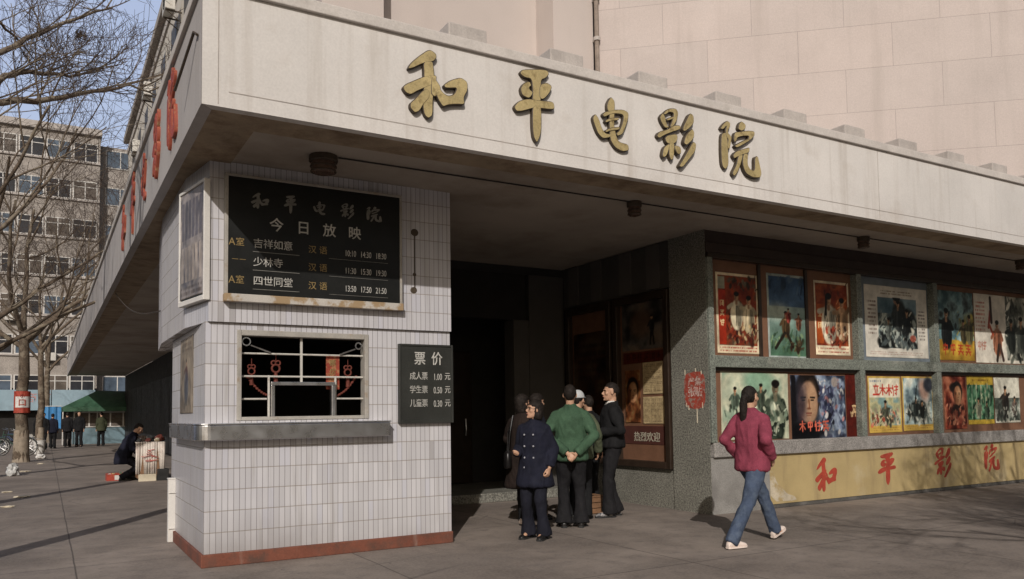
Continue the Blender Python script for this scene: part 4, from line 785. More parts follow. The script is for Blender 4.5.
sl_ = MB(); sl_.box(XW+.04, XW+.4, 8.665, 11.4, .50, .56); sl_.build('case_sill', m_granite, rw)
# stencilled red notice on the granite
nt_ = thing('painted_notice', 'worn red painted notice with white marks on the granite corner', 'notice', (XW, 8.2, 1.68))
me = bpy.data.meshes.new('patch'); bm = bmesh.new(); rnd = random.Random(5); ps = []
for i in range(40):
    t = 2*PI*i/40; e = 4; rx = .20*(abs(math.cos(t))**(2/e)); rz = .25*(abs(math.sin(t))**(2/e)); k = 1+.07*(rnd.random()-.5)
    ps.append((math.copysign(rx, math.cos(t))*k, math.copysign(rz, math.sin(t))*k))
f = bm.faces.new([bm.verts.new((x, z, 0)) for x, z in ps]); r = bmesh.ops.extrude_face_region(bm, geom=[f]); bmesh.ops.translate(bm, verts=[g for g in r['geom'] if isinstance(g, bmesh.types.BMVert)], vec=(0, 0, .002)); bm.to_mesh(me); bm.free()
me.transform(LEFT(XW-.0045, 8.2, 1.67)); link('red_patch', me, M('worn_red_patch', (.34, .055, .035), .7, .2, 10, .1, .1, 90, stain=(16, .50, .60, (.30, .26, .22), .8)), nt_)
lettering('white_marks', [('严', 8.26, 1.78, .12, .004, 1), ('禁', 8.13, 1.78, .12, .004, 1), ('张', 8.26, 1.64, .15, .004, 1), ('贴', 8.13, 1.64, .15, .004, 1)], M('worn_white_marks', (.6, .5, .45), .8, .2, 25, .2, 0, 60, stain=(30, .45, .6, (.34, .08, .06), .9)), nt_, lambda y, z: LEFT(XW-.0072, y, z))
dr = MB()
for y, z0, z1 in ((8.38, 1.86, 1.96), (8.17, 1.90, 1.97), (8.06, 1.86, 1.93), (8.32, 1.38, 1.46), (8.36, 1.42, 1.5), (8.16, 1.20, 1.42), (8.05, 1.40, 1.5)): dr.box(XW-.0095, XW-.0045, y-.006, y+.005, z0+.02, z1)
dr.build('paint_drip', m_paper, nt_)
# things shown in the nearer notice case
XP = XW+.052
a = Art(1.0, .72, .014, bg=(.20, .18, .16)); a.mottled(0, 1, 0, 1, [(.16, .15, .15), (.34, .33, .33), (.46, .40, .36)], 3, 131); a.ell(.45, .55, .25, .3, (.42, .32, .27), .8, .6); a.figure(.7, .1, .6, (.2, .2, .22), seed=3)
a.build('case_poster', (XP, 9.83, 2.32), 'dim grey picture at the top of the entrance notice case', 'poster', frame='L')
a = Art(.95, .17, .014, bg=(.38, .16, .12)); a.glyphs(.05, .95, .5, .12, 6, (.25, .10, .08), 3); a.build('case_strip', (XP, 9.82, 2.12), 'faded red title strip in the entrance notice case', 'strip', frame='L')
for k, (y, z, w_, h_, lb) in enumerate(((9.36, 1.645, .45, .48, 'upper yellowed page of printed columns in the entrance notice case'), (9.37, 1.205, .47, .40, 'lower yellowed page of printed columns in the entrance notice case'))):
    a = Art(w_, h_, .008, bg=(.72, .64, .50)); 
    for cidx in range(3): a.textlines(.06+.31*cidx, .34+.31*cidx, .06, .94, 16, (.50, .43, .33), .75, 7*k+cidx)
    a.build('notice_page', (XP, y, z), lb, 'notice', 'pages in the entrance notice case', frame='L')
a = Art(.36, .80, .012, bg=(.42, .26, .16)); a.mottled(0, 1, 0, 1, [(.30, .18, .12), (.52, .30, .18), (.6, .46, .3)], 3, 141); a.face(.5, .6, .4); a.build('case_poster', (XP, 9.79, 1.22), 'small brown portrait poster left of the yellowed pages', 'poster', frame='L')
st = thing('shop_strip', 'dark red strip with pale outlined lettering low in the entrance notice case', 'sign', (XP, 9.4, 1.02))
MB().box(XP, XP+.006, 8.86, 9.84, .90, 1.17).build('strip', M('strip_red', (.075, .026, .02), .6, .2, 6, .05, 0), st)
lettering('lettering', [('热烈欢迎', 9.30, 1.00, .15, .003, 1)], M('pale_letters', (.36, .33, .26), .7, .1, 20, .05, 0), st, lambda y, z: LEFT(XP-.003, y, z))
a = Art(1.0, 1.5, .02, bg=(.18, .12, .10)); a.mottled(0, 1, 0, 1, [(.12, .10, .10), (.28, .17, .13), (.34, .28, .22)], 3, 151); a.textlines(.1, .9, .1, .9, 9, (.2, .15, .12)); a.build('case_poster', (XP, 11.16, 1.2), 'large shaded brown poster in the inner notice case', 'poster', frame='L')

box('leak_cover', m_concrete, 7.60, WX1, 7.94, 12.0, SZ+.122, SZ+.28, dw)  # unseen slab added to block light leaking in from above
box('back_wall', m_dark, 8.095, WX1, 11.3, 11.6, 0, SZ+.12, dw)
# ------------------------------------------------------------------ lobby: back wall, column, step, dark doors
lb_ = thing('lobby_wall', 'dark lobby wall with grey column and doors deep in the entrance', 'wall', (5.8, 11.4, 0))
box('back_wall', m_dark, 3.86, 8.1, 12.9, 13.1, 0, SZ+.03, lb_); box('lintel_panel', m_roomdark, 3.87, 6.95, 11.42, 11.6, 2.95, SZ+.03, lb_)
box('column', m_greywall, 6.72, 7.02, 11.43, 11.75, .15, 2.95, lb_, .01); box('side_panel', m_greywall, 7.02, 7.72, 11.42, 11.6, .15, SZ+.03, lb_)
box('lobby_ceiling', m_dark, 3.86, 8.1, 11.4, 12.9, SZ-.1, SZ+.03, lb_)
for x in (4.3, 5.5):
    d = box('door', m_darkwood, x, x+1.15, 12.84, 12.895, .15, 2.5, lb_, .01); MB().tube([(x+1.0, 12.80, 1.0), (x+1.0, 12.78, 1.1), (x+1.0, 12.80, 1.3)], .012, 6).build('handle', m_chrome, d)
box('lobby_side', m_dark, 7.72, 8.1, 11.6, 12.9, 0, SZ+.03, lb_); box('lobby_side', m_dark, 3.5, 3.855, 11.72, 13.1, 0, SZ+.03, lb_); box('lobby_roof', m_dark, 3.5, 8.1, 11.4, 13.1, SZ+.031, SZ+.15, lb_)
box('floor_step', m_granite, 3.86, 7.71, 11.05, 12.9, 0, .145, lb_, .012)
cr = thing('wooden_crate', 'small brown wooden crate on the ground between the men at the entrance', 'crate', (6.55, 8.95, 0))
c = MB()
for k in range(3): c.box(6.40, 6.70, 8.93, 8.945, .01+.075*k, .075+.075*k); c.box(6.40, 6.70, 9.215, 9.23, .01+.075*k, .075+.075*k); c.box(6.40, 6.412, 8.945, 9.215, .01+.075*k, .075+.075*k); c.box(6.688, 6.70, 8.945, 9.215, .01+.075*k, .075+.075*k)
c.box(6.412, 6.688, 8.945, 9.215, .012, .025); c.build('boards', m_wood, cr); box('lid', m_wood, 6.39, 6.71, 8.92, 9.24, .226, .242, cr, .003)

# ------------------------------------------------------------------ things on the side faces of the booth
pc = thing('wall_case', 'shallow white framed notice case on the chamfered street corner of the booth top', 'notice case', (1.19, 8.60, 0))
pc.rotation_euler = (0, 0, RADC := math.atan2(.16, .93)); ORG[pc] = Vector((0, 0, 0))
f = MB(); f.box(-.06, .0, -.74, -.715, 2.50, 3.66); f.box(-.06, .0, -.025, 0, 2.50, 3.66); f.box(-.06, .0, -.715, -.025, 2.50, 2.55); f.box(-.06, .0, -.715, -.025, 3.63, 3.66); f.build('frame', m_white, pc, .005)
box('backboard', m_bluemount, -.03, .0, -.72, -.02, 2.545, 3.635, pc)
a = Art(.67, 1.06, .012, bg=(.50, .48, .50)); a.mottled(0, 1, 0, 1, [(.44, .42, .44), (.58, .55, .56), (.34, .33, .37)], 3, 161)
for k in range(6): a.rect(.07+.15*k, .18+.15*k, .55, .92, (.38, .36, .40)); a.rect(.07+.15*k, .18+.15*k, .15, .48, (.62, .58, .57))
a.textlines(.05, .95, .02, .12, 2, (.3, .25, .22)); a.fade(7); o_ = a.build('case_sheet', (1.146, 8.575, 2.57), 'faded lilac photo sheet in the white framed case on the booth corner', 'notice', frame='L'); o_.rotation_euler = (0, 0, RADC)
a = Art(.86, .80, .012, bg=(.52, .48, .44)); a.mottled(0, 1, 0, 1, [(.50, .46, .42), (.60, .55, .50), (.42, .38, .35)], 3, 171); a.figure(.5, .12, .6, (.42, .20, .18), seed=4); a.ell(.5, .35, .16, .2, (.30, .34, .44), .8, .5); a.textlines(.1, .9, .8, .95, 2, (.4, .34, .3)); a.fade(7)
a.build('wall_poster', (1.279, 9.46, 1.44), 'faded poster with a small red figure under the booth overhang', 'poster', frame='L')
b = MB(); b.box(1.21, 1.29, 9.80, 9.88, 0, .70); b.prism([(1.205, 9.795), (1.295, 9.795), (1.295, 9.885), (1.205, 9.885)], .70, .715); b.tube([(1.215, 9.79, .15), (1.29, 9.79, .15)], .006, 6); b.tube([(1.215, 9.79, .55), (1.29, 9.79, .55)], .006, 6)
tag(b.build('marker_post', m_white, bevel=.006, origin=(1.25, 9.84, 0)), 'short white painted post beside the booth side wall', 'post')
# ------------------------------------------------------------------ auditorium block above the canopy
hall = thing('auditorium_block', 'tall pink stone panelled auditorium block rising behind the canopy', 'building', (9.05, 12.1, 4.5))
A0, A1 = Vector((9.05, 12.1)), Vector((16.6, 5.54))
dd = (A1-A0).normalized(); Lw = (A1-A0).length; nn_ = Vector((dd.y, -dd.x))
HB, HT = 4.55, 16.0
me = bpy.data.meshes.new('w'); q = [(A0, HB), (A1, HB), (A1, HT), (A0, HT)]
bq = [Vector((p.x-nn_.x*.4, p.y-nn_.y*.4)) for p in (A0, A1)]
vv = [(p.x, p.y, z) for p, z in q]+[(bq[0].x, bq[0].y, HB), (bq[1].x, bq[1].y, HB), (bq[1].x, bq[1].y, HT), (bq[0].x, bq[0].y, HT)]
me.from_pydata(vv, [], [(0, 1, 2, 3), (3, 2, 6, 7), (4, 7, 6, 5), (0, 3, 7, 4), (1, 5, 6, 2)])
uvl = me.uv_layers.new(name='UVMap')
for lp in me.loops:
    v = me.vertices[lp.vertex_index].co; uvl.data[lp.index].uv = ((Vector((v.x, v.y))-A0).dot(dd)+.35, v.z-HB+.22)
link('panelled_wall', me, m_panel, hall)
box('corner_pier', m_hall, 8.10, 9.02, 12.15, 13.0, HB, HT, hall)
box('plain_wall', m_hall, 4.75, 8.10, 12.75, 13.0, HB, HT, hall)
box('corner_pier', m_hall, 3.70, 4.75, 12.2, 13.0, HB, HT, hall)
MB().prism([(3.7, 13.0), (9.02, 13.0), (20, 13), (20, 26), (3.97, 26), (3.97, 13.2)], HB, HT-.02).build('rear_walls', m_hall, hall)
MB().prism([(9.4, 12.35), (16.4, 6.3), (26, 8.2), (26, 13), (9.4, 13)], HT-.4, HT-.05).build('roof', m_concrete, hall)
dp = thing('downpipe', 'rusty vertical drain pipe with brackets on the corner of the pink auditorium', 'pipe', (9.0, 12.02, 5))
MB().tube([(9.02, 12.03, 4.55), (9.02, 12.03, 15)], .045, 8).build('pipe', M('rusty_pipe', (.26, .21, .175), .8, .25, 5, .15, .2, 60), dp)
b = MB()
for z in (5.3, 6.1, 6.9, 7.7, 8.5, 9.3): b.rings([((9.02, 12.03, z), .068, .068), ((9.02, 12.03, z+.07), .068, .068)], 10); b.box(9.0, 9.04, 12.06, 12.16, z+.01, z+.06)
b.build('bracket', m_concrete, dp)

# ------------------------------------------------------------------ building over the long side of the canopy
m_dullglass = M('dusty_window_glass', (.05, .045, .04), .5, .2, 2, .05, 0, 50, spec=.2)
off = thing('office_block', 'pale rendered block above the street side canopy with air conditioners on its face', 'building', (3.95, 26, 0))
box('wall', m_cream, 3.95, 14, 26.1, 51.3, CT-.1, 17.6, off); box('roof_edge', m_pebble, 3.70, 14.2, 26.0, 51.5, 17.602, 17.95, off, .02)
box('string_course', m_concrete, 3.88, 3.949, 26.1, 51.3, 16.9, 17.2, off)
ground = MB(); ground.box(3.95, 5, 11.72, 51.3, 0, SZ+.02)
ground.build('shopfront_wall', m_dark, off)
k = 0
for y in np.arange(12.2, 50, 2.4):
    s_ = MB(); 
    for i in range(12): s_.box(3.86 if i % 2 else 3.88, 3.948, y+.17*i, y+.17*i+.168, .1, 2.9)
    s_.build('iron_shutter', m_shutter, off)
for fl in range(4):
    for y in np.arange(27.6, 50, 3.2):
        z = 5.6+3.0*fl
        wv = MB(); wv.box(3.925, 3.948, y, y+1.5, z, z+1.6); o_ = wv.build('window', m_frame, off)
        g = MB(); g.box(3.918, 3.924, y+.08, y+.71, z+.08, z+1.52); g.box(3.918, 3.924, y+.79, y+1.42, z+.08, z+1.52); g.build('pane', m_dullglass, o_)
        MB().box(3.88, 3.948, y-.06, y+1.56, z-.07, z-.002).build('sill', m_concrete, o_)
m_ac = M('air_conditioner_casing', (.55, .53, .49), .6, .1, 5, .05, .05, 60, stain=(9, .55, .75, (.25, .2, .15), .6))
for k, (y, z) in enumerate(((36.6, 15.2), (41.6, 14.2), (46.2, 12.6), (29.6, 15.8), (44.6, 9.4), (39.0, 8.8))):
    lab = ['boxy white air conditioner nearest the top of the pale block', 'white air conditioner halfway along the pale block', 'white air conditioner near the far corner of the pale block', 'white air conditioner high at the near end of the pale block', 'low air conditioner on the pale block just over the canopy edge', 'air conditioner low on the pale block beside a window'][k]
    t = thing('air_conditioner', lab, 'air conditioner', (3.7, y, z), 'air conditioners on the pale block')
    box('casing', m_ac, 3.38, 3.72, y, y+.85, z, z+.58, t, .02); r = MB(); r.ring((3.372, y+.32, z+.29), (1, 0, 0), .21, .012, 18); r.ring((3.372, y+.32, z+.29), (1, 0, 0), .11, .010, 14); r.build('fan_grille', m_rubber, t)
    b = MB(); b.box(3.40, 3.95, y+.08, y+.12, z-.05, z-.002); b.tube([(3.45, y+.1, z-.05), (3.94, y+.1, z-.4)], .018, 6); b.build('bracket', m_golddark, t); b = MB(); b.box(3.40, 3.95, y+.72, y+.76, z-.05, z-.002); b.tube([(3.45, y+.74, z-.05), (3.94, y+.74, z-.4)], .018, 6); b.build('bracket', m_golddark, t)

# ------------------------------------------------------------------ flats closing the street
AY = 64.0
ap = thing('apartment_block', 'grey brown pebbledash apartment block with white framed window bands at the end of the street', 'building', (0, AY, 0))
box('wall', m_pebble, -22, 3.10, AY, AY+11, 3.55, 21.75, ap); box('wing_wall', m_pebble, 3.102, 9.5, AY+.9, AY+11, 0, 21.4, ap)
box('parapet', m_concrete, -22.1, 3.2, AY-.25, AY+11, 21.752, 22.25, ap, .02); box('shop_storey', m_roomdark, -22, 3.10, AY+.3, AY+11, 0, 3.548, ap)
TW = 1.66
for fl in range(7):
    zt = 21.15-2.78*fl; z0 = zt-1.36
    box('window_ledge', m_concrete, -22, 3.11, AY-.12, AY-.002, z0-.12, z0, ap)
    for c in range(12 if fl < 6 else 10):
        x0 = 3.05-(c+1)*TW
        if c in (4, 8): continue
        f = MB(); x1 = x0+TW-.10
        for a in ((x0, x0+.07), (x1-.07, x1), ((x0+x1)/2-.03, (x0+x1)/2+.03)): f.box(a[0], a[1], AY-.05, AY-.003, z0, zt)
        f.box(x0, x1, AY-.048, AY-.004, z0+.001, z0+.06); f.box(x0, x1, AY-.048, AY-.004, zt-.06, zt-.001); f.box(x0, x1, AY-.046, AY-.006, z0+.92, z0+.97)
        w_ = f.build('window', m_white, ap)
        MB().box(x0+.01, x1-.01, AY-.03, AY-.010, z0+.01, zt-.01).build('pane', [m_glass, m_curtain, m_glass, m_bluepane][(fl*5+c*3) % 4], w_)
    f = MB()
    for a in (3.5, 4.45, 5.4, 6.3): f.box(a, a+.06, AY+.83, AY+.897, z0, zt)
    f.box(3.5, 6.36, AY+.832, AY+.896, z0+.01, z0+.07); f.box(3.5, 6.36, AY+.832, AY+.896, zt-.07, zt-.01); w_ = f.build('window', m_white, ap); MB().box(3.52, 6.34, AY+.85, AY+.888, z0+.02, zt-.02).build('pane', m_bluepane, w_)
for k, (x, z) in enumerate(((-.3, 6.0), (1.7, 5.7), (-2.5, 8.7))):
    t = thing('air_conditioner', ['white air conditioner in the middle of the flats above the blue signboard', 'white air conditioner on the flats beside the canopy edge', 'white air conditioner on the flats behind the tree trunks'][k], 'air conditioner', (x, AY-.2, z-.5), 'air conditioners on the flats')
    box('casing', m_ac, x, x+.85, AY-.45, AY-.13, z-.55, z, t, .02); r = MB(); r.ring((x+.3, AY-.456, z-.28), (0, 1, 0), .2, .012, 16); r.build('fan_grille', m_rubber, t); box('bracket', m_golddark, x+.1, x+.75, AY-.4, AY-.125, z-.60, z-.555, t)
sb = thing('shop_signboard', 'long pale blue signboard over the dark shopfronts under the flats', 'signboard', (-1, AY-.3, 2.2))
for x0, x1 in ((-12, -5.2), (-5.15, -1.35), (-1.3, .30), (.35, 3.0)): box('sign_panel', m_signblue, x0, x1, AY-.42, AY-.28, 2.02, 3.42, sb, .01)
lettering('faded_lettering', [('商', -.9, 2.8, .8, .01, 1), ('店', -.1, 2.8, .8, .01, 1)], M('faded_red_lettering', (.42, .26, .26), .7, .2, 5, .05, 0), sb, lambda a, z: FRONT(a, AY-.425, z))

# kiosk with a green tarpaulin roof
KY = 50.0
ks = thing('kiosk', 'small kiosk with white window frames and blue panels under a green tarpaulin roof', 'kiosk', (3, KY, 0))
box('lower_panel', m_kiosk, 1.3, 5.4, KY, KY+2.2, 0, .92, ks, .01); box('counter_top', m_white, 1.25, 5.45, KY-.06, KY+2.2, .922, .97, ks, .01)
f = MB()
for x in (1.32, 2.05, 2.45, 3.1, 3.75, 4.4, 5.3): f.box(x, x+.07, KY+.02, KY+.09, .972, 1.95)
f.box(1.32, 5.37, KY+.022, KY+.088, 1.72, 1.79); f.box(1.32, 5.37, KY+.022, KY+.088, 1.95, 2.02); wfk = f.build('window_frame', m_white, ks)
MB().box(1.33, 5.36, KY+.045, KY+.06, .98, 1.96).build('pane', m_curtain, wfk); box('kiosk_interior', m_dark, 1.34, 5.34, KY+.7, KY+2.1, .98, 2.0, ks)
tp = MB(); r0 = [(.75, KY-.9, 2.02), (5.7, KY-.9, 2.02), (5.7, KY+2.7, 2.05), (.75, KY+2.7, 2.05)]; r1 = [(2.5, KY+.9, 2.98), (5.2, KY+.9, 2.92)]
tp.face([r0[0], r0[1], r1[1], r1[0]]); tp.face([r0[1], r0[2], r1[1]]); tp.face([r0[2], r0[3], r1[0], r1[1]]); tp.face([r0[3], r0[0], r1[0]])
for a, b in ((0, 1), (1, 2), (2, 3), (3, 0)): tp.face([r0[a], (r0[a][0], r0[a][1], 1.80), (r0[b][0], r0[b][1], 1.80), r0[b]])
tpo = tp.build('tarpaulin_roof', m_tarp, ks); sd = tpo.modifiers.new('t', 'SOLIDIFY'); sd.thickness = .02
p = MB()
for x, y in ((.8, KY-.85), (5.65, KY-.85)): p.tube([(x, y, 0), (x, y, 2.0)], .03, 8)
p.build('tent_pole', m_white, ks)
ub = thing('blue_sheet', 'bright blue plastic sheet hanging beside the green kiosk', 'sheet', (.35, 52, 1.0))
g = MB(); n = 10
for i in range(n):
    xa, xb = -.15+.09*i, -.15+.09*(i+1); ya, yb_ = 52+.05*math.sin(i*1.7), 52+.05*math.sin((i+1)*1.7); g.face([(xa, ya, .9), (xb, yb_, .85), (xb, yb_, 2.1), (xa, ya, 2.1)])
o_ = g.build('sheet', M('blue_plastic', (.05, .20, .42), .5, .15, 3, .05, .1, 30), ub); sd = o_.modifiers.new('t', 'SOLIDIFY'); sd.thickness = .01
MB().tube([(-.2, 52, 0), (-.2, 52, 2.2)], .025, 6).tube([(-.25, 52, 2.13), (.8, 52, 2.13)], .02, 6).build('pole', m_white, ub)

# ------------------------------------------------------------------ bare street trees
def tree(loc, H, R, seed, label, trunk_r=.24, first=.42, twigs=4, wash=True, spread=1.0, lean=(0, 0), limb=.42, limbs=()):
    rnd = random.Random(seed); t = thing('street_tree', label, 'tree', loc, 'bare trees along the kerb')
    T = MB(); Wd = MB(); base = Vector(loc)
    def seg(mb, p, d, L, r0, r1, n, wob, sides):
        pts = [p.copy()]; q = p.copy(); d = d.normalized()
        for i in range(n):
            d = (d+Vector((rnd.uniform(-wob, wob), rnd.uniform(-wob, wob), rnd.uniform(-wob*.6, wob)))).normalized(); q = q+d*(L/n); pts.append(q.copy())
        mb.tube(pts, [r0+(r1-r0)*i/n for i in range(n+1)], sides, cap=False); return pts, d
    def branch(p, d, L, r, depth):
        big = depth <= 1
        pts, dl = seg(T if depth <= 2 else Wd, p, d, L, r, max(.003, r*.42), 6 if depth < 3 else 4, .16 if depth < 2 else .22, [8, 7, 5, 4, 3, 3][min(depth, 5)])
        if depth >= twigs: return
        kids = [4, 5, 5, 5, 3][min(depth, 4)]
        for k in range(kids):
            f = .35+.65*(k+rnd.random()*.7)/kids; f = min(f, .98); i = f*(len(pts)-1); a = pts[int(i)].lerp(pts[min(int(i)+1, len(pts)-1)], i-int(i))
            ax = dl.orthogonal().normalized(); ax.rotate(Matrix.Rotation(rnd.uniform(0, 2*PI), 3, dl))
            ang = math.radians(rnd.uniform(28, 62)); nd = dl*math.cos(ang)+ax*math.sin(ang); nd.z += .12*rnd.random() if depth < 3 else -.05
            branch(a, nd, L*rnd.uniform(.45, .68), max(.004, r*(1-.5*f)*.58), depth+1)
    tp_ = base+Vector((lean[0], lean[1], H*first)); n = 7
    pts = [base+Vector((0, 0, -.05))+(tp_-base)*(i/n)+Vector((rnd.uniform(-.04, .04), rnd.uniform(-.04, .04), 0))*(i > 0) for i in range(n+1)]
    T.tube(pts, [trunk_r*(1.28 if i == 0 else 1.08 if i == 1 else 1-.04*i) for i in range(n+1)], 12, cap=False)
    nb = 4 if R > 0 else 3; a0 = rnd.uniform(0, 2*PI)
    for k in range(nb):
        az = a0+2*PI*k/nb+rnd.uniform(-.3, .3); el = math.radians(rnd.uniform(38, 62)) if spread < 1.2 else math.radians(rnd.uniform(18, 45))
        branch(pts[-1]-Vector((0, 0, .1*k)), Vector((math.cos(az)*math.cos(el), math.sin(az)*math.cos(el), math.sin(el))), (H*(1-first))*rnd.uniform(.55, .72), trunk_r*limb, 0)
    branch(pts[-1], Vector((rnd.uniform(-.15, .15), rnd.uniform(-.15, .15), 1)), H*(1-first)*.62, trunk_r*limb*1.1, 0)
    for r0, pl in limbs:                                   # long low limbs reaching over the pavement
        P = [Vector(q) for q in pl]; Q = []
        for i in range(len(P)-1):
            for k in range(3): Q.append(P[i].lerp(P[i+1], k/3)+Vector((rnd.uniform(-.03, .03), rnd.uniform(-.03, .03), rnd.uniform(-.025, .025)))*(i+k > 0))
        Q.append(P[-1]); Q.insert(0, pts[-1] if pl[0][0] < -.9 else pts[-1]); n_ = len(Q)
        T.tube(Q, [r0*(1-.85*i/(n_-1)) for i in range(n_)], 7, cap=False)
        for i in range(3, n_-1, 1):
            for k in range(1):
                d = (Q[i+1]-Q[i]).normalized(); ax = d.orthogonal().normalized(); ax.rotate(Matrix.Rotation(rnd.uniform(0, 2*PI), 3, d)); ax.z = abs(ax.z)*.8+.1*ax.z
                branch(Q[i], d*.75+ax*.7, rnd.uniform(.8, 1.6), r0*.22, twigs-2)
    T.build('trunk', m_bark, t, smooth=True); Wd.build('crown', m_twig, t, smooth=True)
    if wash:
        MB().tube([pts[0]+Vector((0, 0, .02)), base+(tp_-base)*.03+Vector((0, 0, .1)), base+(tp_-base)*(1.05/(H*first))], [trunk_r*1.30, trunk_r*1.14, trunk_r*1.055], 14, cap=False).build('limewash', m_limewash, t, smooth=True)
    return t
tree((-.68, 31.1, 0), 11.5, 1, 3, 'bare tree with a red and white sign tied round its trunk', .21, .36)
tree((-.20, 40.5, 0), 11.5, 1, 8, 'bare slimmer tree just behind the tree with the sign', .155, .40)
tree((.05, 56.0, 0), 11, 1, 14, 'bare tree in front of the blue signboard of the flats', .20, .42, twigs=3)
tree((-1.45, 23.0, 0), 11, 1, 22, 'bare tree standing just outside the left edge whose limbs cross the flats', .19, .28, spread=1.3, limb=.30, twigs=4, limbs=((.08, [(-1.40, 22.0, 3.47), (-.8, 22.25, 3.99), (.05, 22.5, 4.75), (1.12, 22.75, 5.6), (1.5, 23.0, 6.0)]),))
tree((-1.5, 15.0, 0), 9.5, 1, 38, 'nearer bare tree outside the left edge whose twigs fill the sky', .17, .42, spread=1.0, limb=.24, twigs=3,
     limbs=((.065, [(-1.14, 15.0, 7.09), (-.75, 15.25, 7.44), (-.2, 15.5, 8.01), (.64, 15.75, 8.68), (.93, 16.0, 8.94)]), (.070, [(-1.12, 15.0, 6.15), (-.74, 15.25, 6.97), (-.5, 15.5, 7.23), (.04, 15.75, 7.44), (.35, 16.0, 7.54), (.84, 16.25, 7.85)]),
            (.075, [(-1.12, 15.0, 6.34), (-.73, 15.25, 6.62), (-.03, 15.5, 6.86), (.61, 15.75, 7.21), (1.24, 16.0, 7.55), (1.78, 16.25, 7.52)]), (.04, [(-1.08, 15.0, 7.62), (-.76, 15.25, 7.94), (-.48, 15.5, 7.77), (-.19, 15.75, 7.44)])))
tree((-1.45, 8.4, 0), 9.5, 1, 52, 'bare tree beside the kerb left of the booth, outside the frame', .16, .5, twigs=3)
tree((9.4, -.9, 0), 7.0, 1, 61, 'bare tree on the pavement behind the viewpoint at the right', .17, .36, twigs=4, limb=.5)
tree((7.2, -1.7, 0), 6.6, 1, 67, 'bare tree on the pavement directly behind the viewpoint', .16, .34, twigs=4, limb=.5)
tree((11.9, -.6, 0), 7.4, 1, 73, 'bare tree on the pavement far to the right of the viewpoint', .17, .36, twigs=4, limb=.5)
tree((9.0, .9, 0), 5.8, 1, 77, 'small bare tree on the pavement opposite the poster cases', .13, .36, twigs=4, limb=.55)
# sign tied round the trunk
ts = thing('trunk_sign', 'red and white sign tied round the trunk of the nearest visible tree', 'sign', (-.68, 31.1, 1.9))
def wrap(r, z0, z1, a0, a1, n=14):
    g = MB(); P = [(-.68+r*math.cos(a0+(a1-a0)*i/n), 31.1+r*math.sin(a0+(a1-a0)*i/n)) for i in range(n+1)]
    for i in range(n): g.face([(*P[i], z0), (*P[i+1], z0), (*P[i+1], z1), (*P[i], z1)])
    return g
o_ = wrap(.240, 1.62, 2.34, PI*1.0, PI*2.05).build('red_band', m_redpaint, ts); o_.modifiers.new('t', 'SOLIDIFY').thickness = .006
o_ = wrap(.248, 1.80, 2.16, PI*1.22, PI*1.83).build('white_panel', m_white, ts); o_.modifiers.new('t', 'SOLIDIFY').thickness = .004
lettering('mark', [('口', -.68, 1.95, .25, .01, 1), ('小', -.68, 2.17, .14, .01, 1)], m_redpaint, ts, lambda a, z: FRONT(a, 31.1-.254, z))

# ------------------------------------------------------------------ bicycles by the kerb
def bicycle(loc, yaw, label, frame_mat):
    t = thing('bicycle', label, 'bicycle', loc, 'bicycles parked along the kerb'); t.rotation_euler = (0, math.radians(6), yaw)
    def add(name, mb, mat, par=t):
        me = mb.mesh(name); me.materials.append(mat); o = bpy.data.objects.new(name, me); COL.objects.link(o); o.parent = par; return o
    for y in (-.52, .52):
        w_ = MB(); w_.ring((0, y, .335), (1, 0, 0), .32, .018, 22); wh = add('wheel', w_, m_rubber)
        s_ = MB(); s_.ring((0, y, .335), (1, 0, 0), .295, .008, 22)
        for k in range(10): s_.tube([(0, y, .335), (0, y+.295*math.cos(k*PI/5), .335+.295*math.sin(k*PI/5))], .003, 3)
        add('rim', s_, m_chrome, wh)
        m_ = MB(); pts = [(0, y+.355*math.cos(a), .335+.355*math.sin(a)) for a in [PI*.1+PI*.75*i/8 for i in range(9)]]; m_.tube(pts, .014, 5); add('mudguard', m_, frame_mat)
    f = MB()
    for a, b in (((0, -.12, .30), (0, -.30, .86)), ((0, -.12, .30), (0, .36, .72)), ((0, -.27, .78), (0, .38, .80)), ((0, -.12, .30), (.0, -.52, .335)), ((0, -.27, .78), (0, -.52, .335)), ((0, .35, .95), (0, .40, .68)), ((0, .40, .68), (0, .52, .335))): f.tube([a, b], .017, 6)
    add('frame', f, frame_mat)
    s_ = MB(); s_.rings([((0, -.42, .88), .10, .02, (1, 0, 0), (0, 0, 1)), ((0, -.33, .90), .09, .03, (1, 0, 0), (0, 0, 1)), ((0, -.18, .89), .03, .02, (1, 0, 0), (0, 0, 1))], 10); add('saddle', s_, m_rubber)
    h = MB(); h.tube([(-.27, .20, .98), (-.22, .33, 1.02), (0, .36, 1.0), (.22, .33, 1.02), (.27, .20, .98)], .012, 6); add('handlebar', h, m_chrome)
    c = MB(); c.box(-.06, .06, -.75, -.38, .72, .735); c.tube([(.05, -.7, .72), (.02, -.53, .34)], .006, 4); c.tube([(-.05, -.7, .72), (-.02, -.53, .34)], .006, 4); add('carrier', c, m_chrome)
    b = MB(); b.ring((.03, -.12, .30), (1, 0, 0), .085, .006, 16); b.tube([(.05, -.12, .30), (.06, -.12, .13)], .008, 5); b.box(.05, .13, -.16, -.08, .115, .135); add('crank', b, m_chrome)
    return t
bicycle((-1.02, 36.6, 0), math.radians(62), 'nearest black bicycle leaning by the kerb behind the tree trunks', m_rubber)
bicycle((-1.15, 38.3, 0), math.radians(70), 'dark green bicycle, second along the kerb', M('dark_green_enamel', (.03, .07, .05), .35, .1, 5, .04, 0))
bicycle((-1.10, 40.2, 0), math.radians(58), 'dull blue bicycle, third along the kerb', M('dull_blue_enamel', (.05, .07, .13), .35, .1, 5, .04, 0))
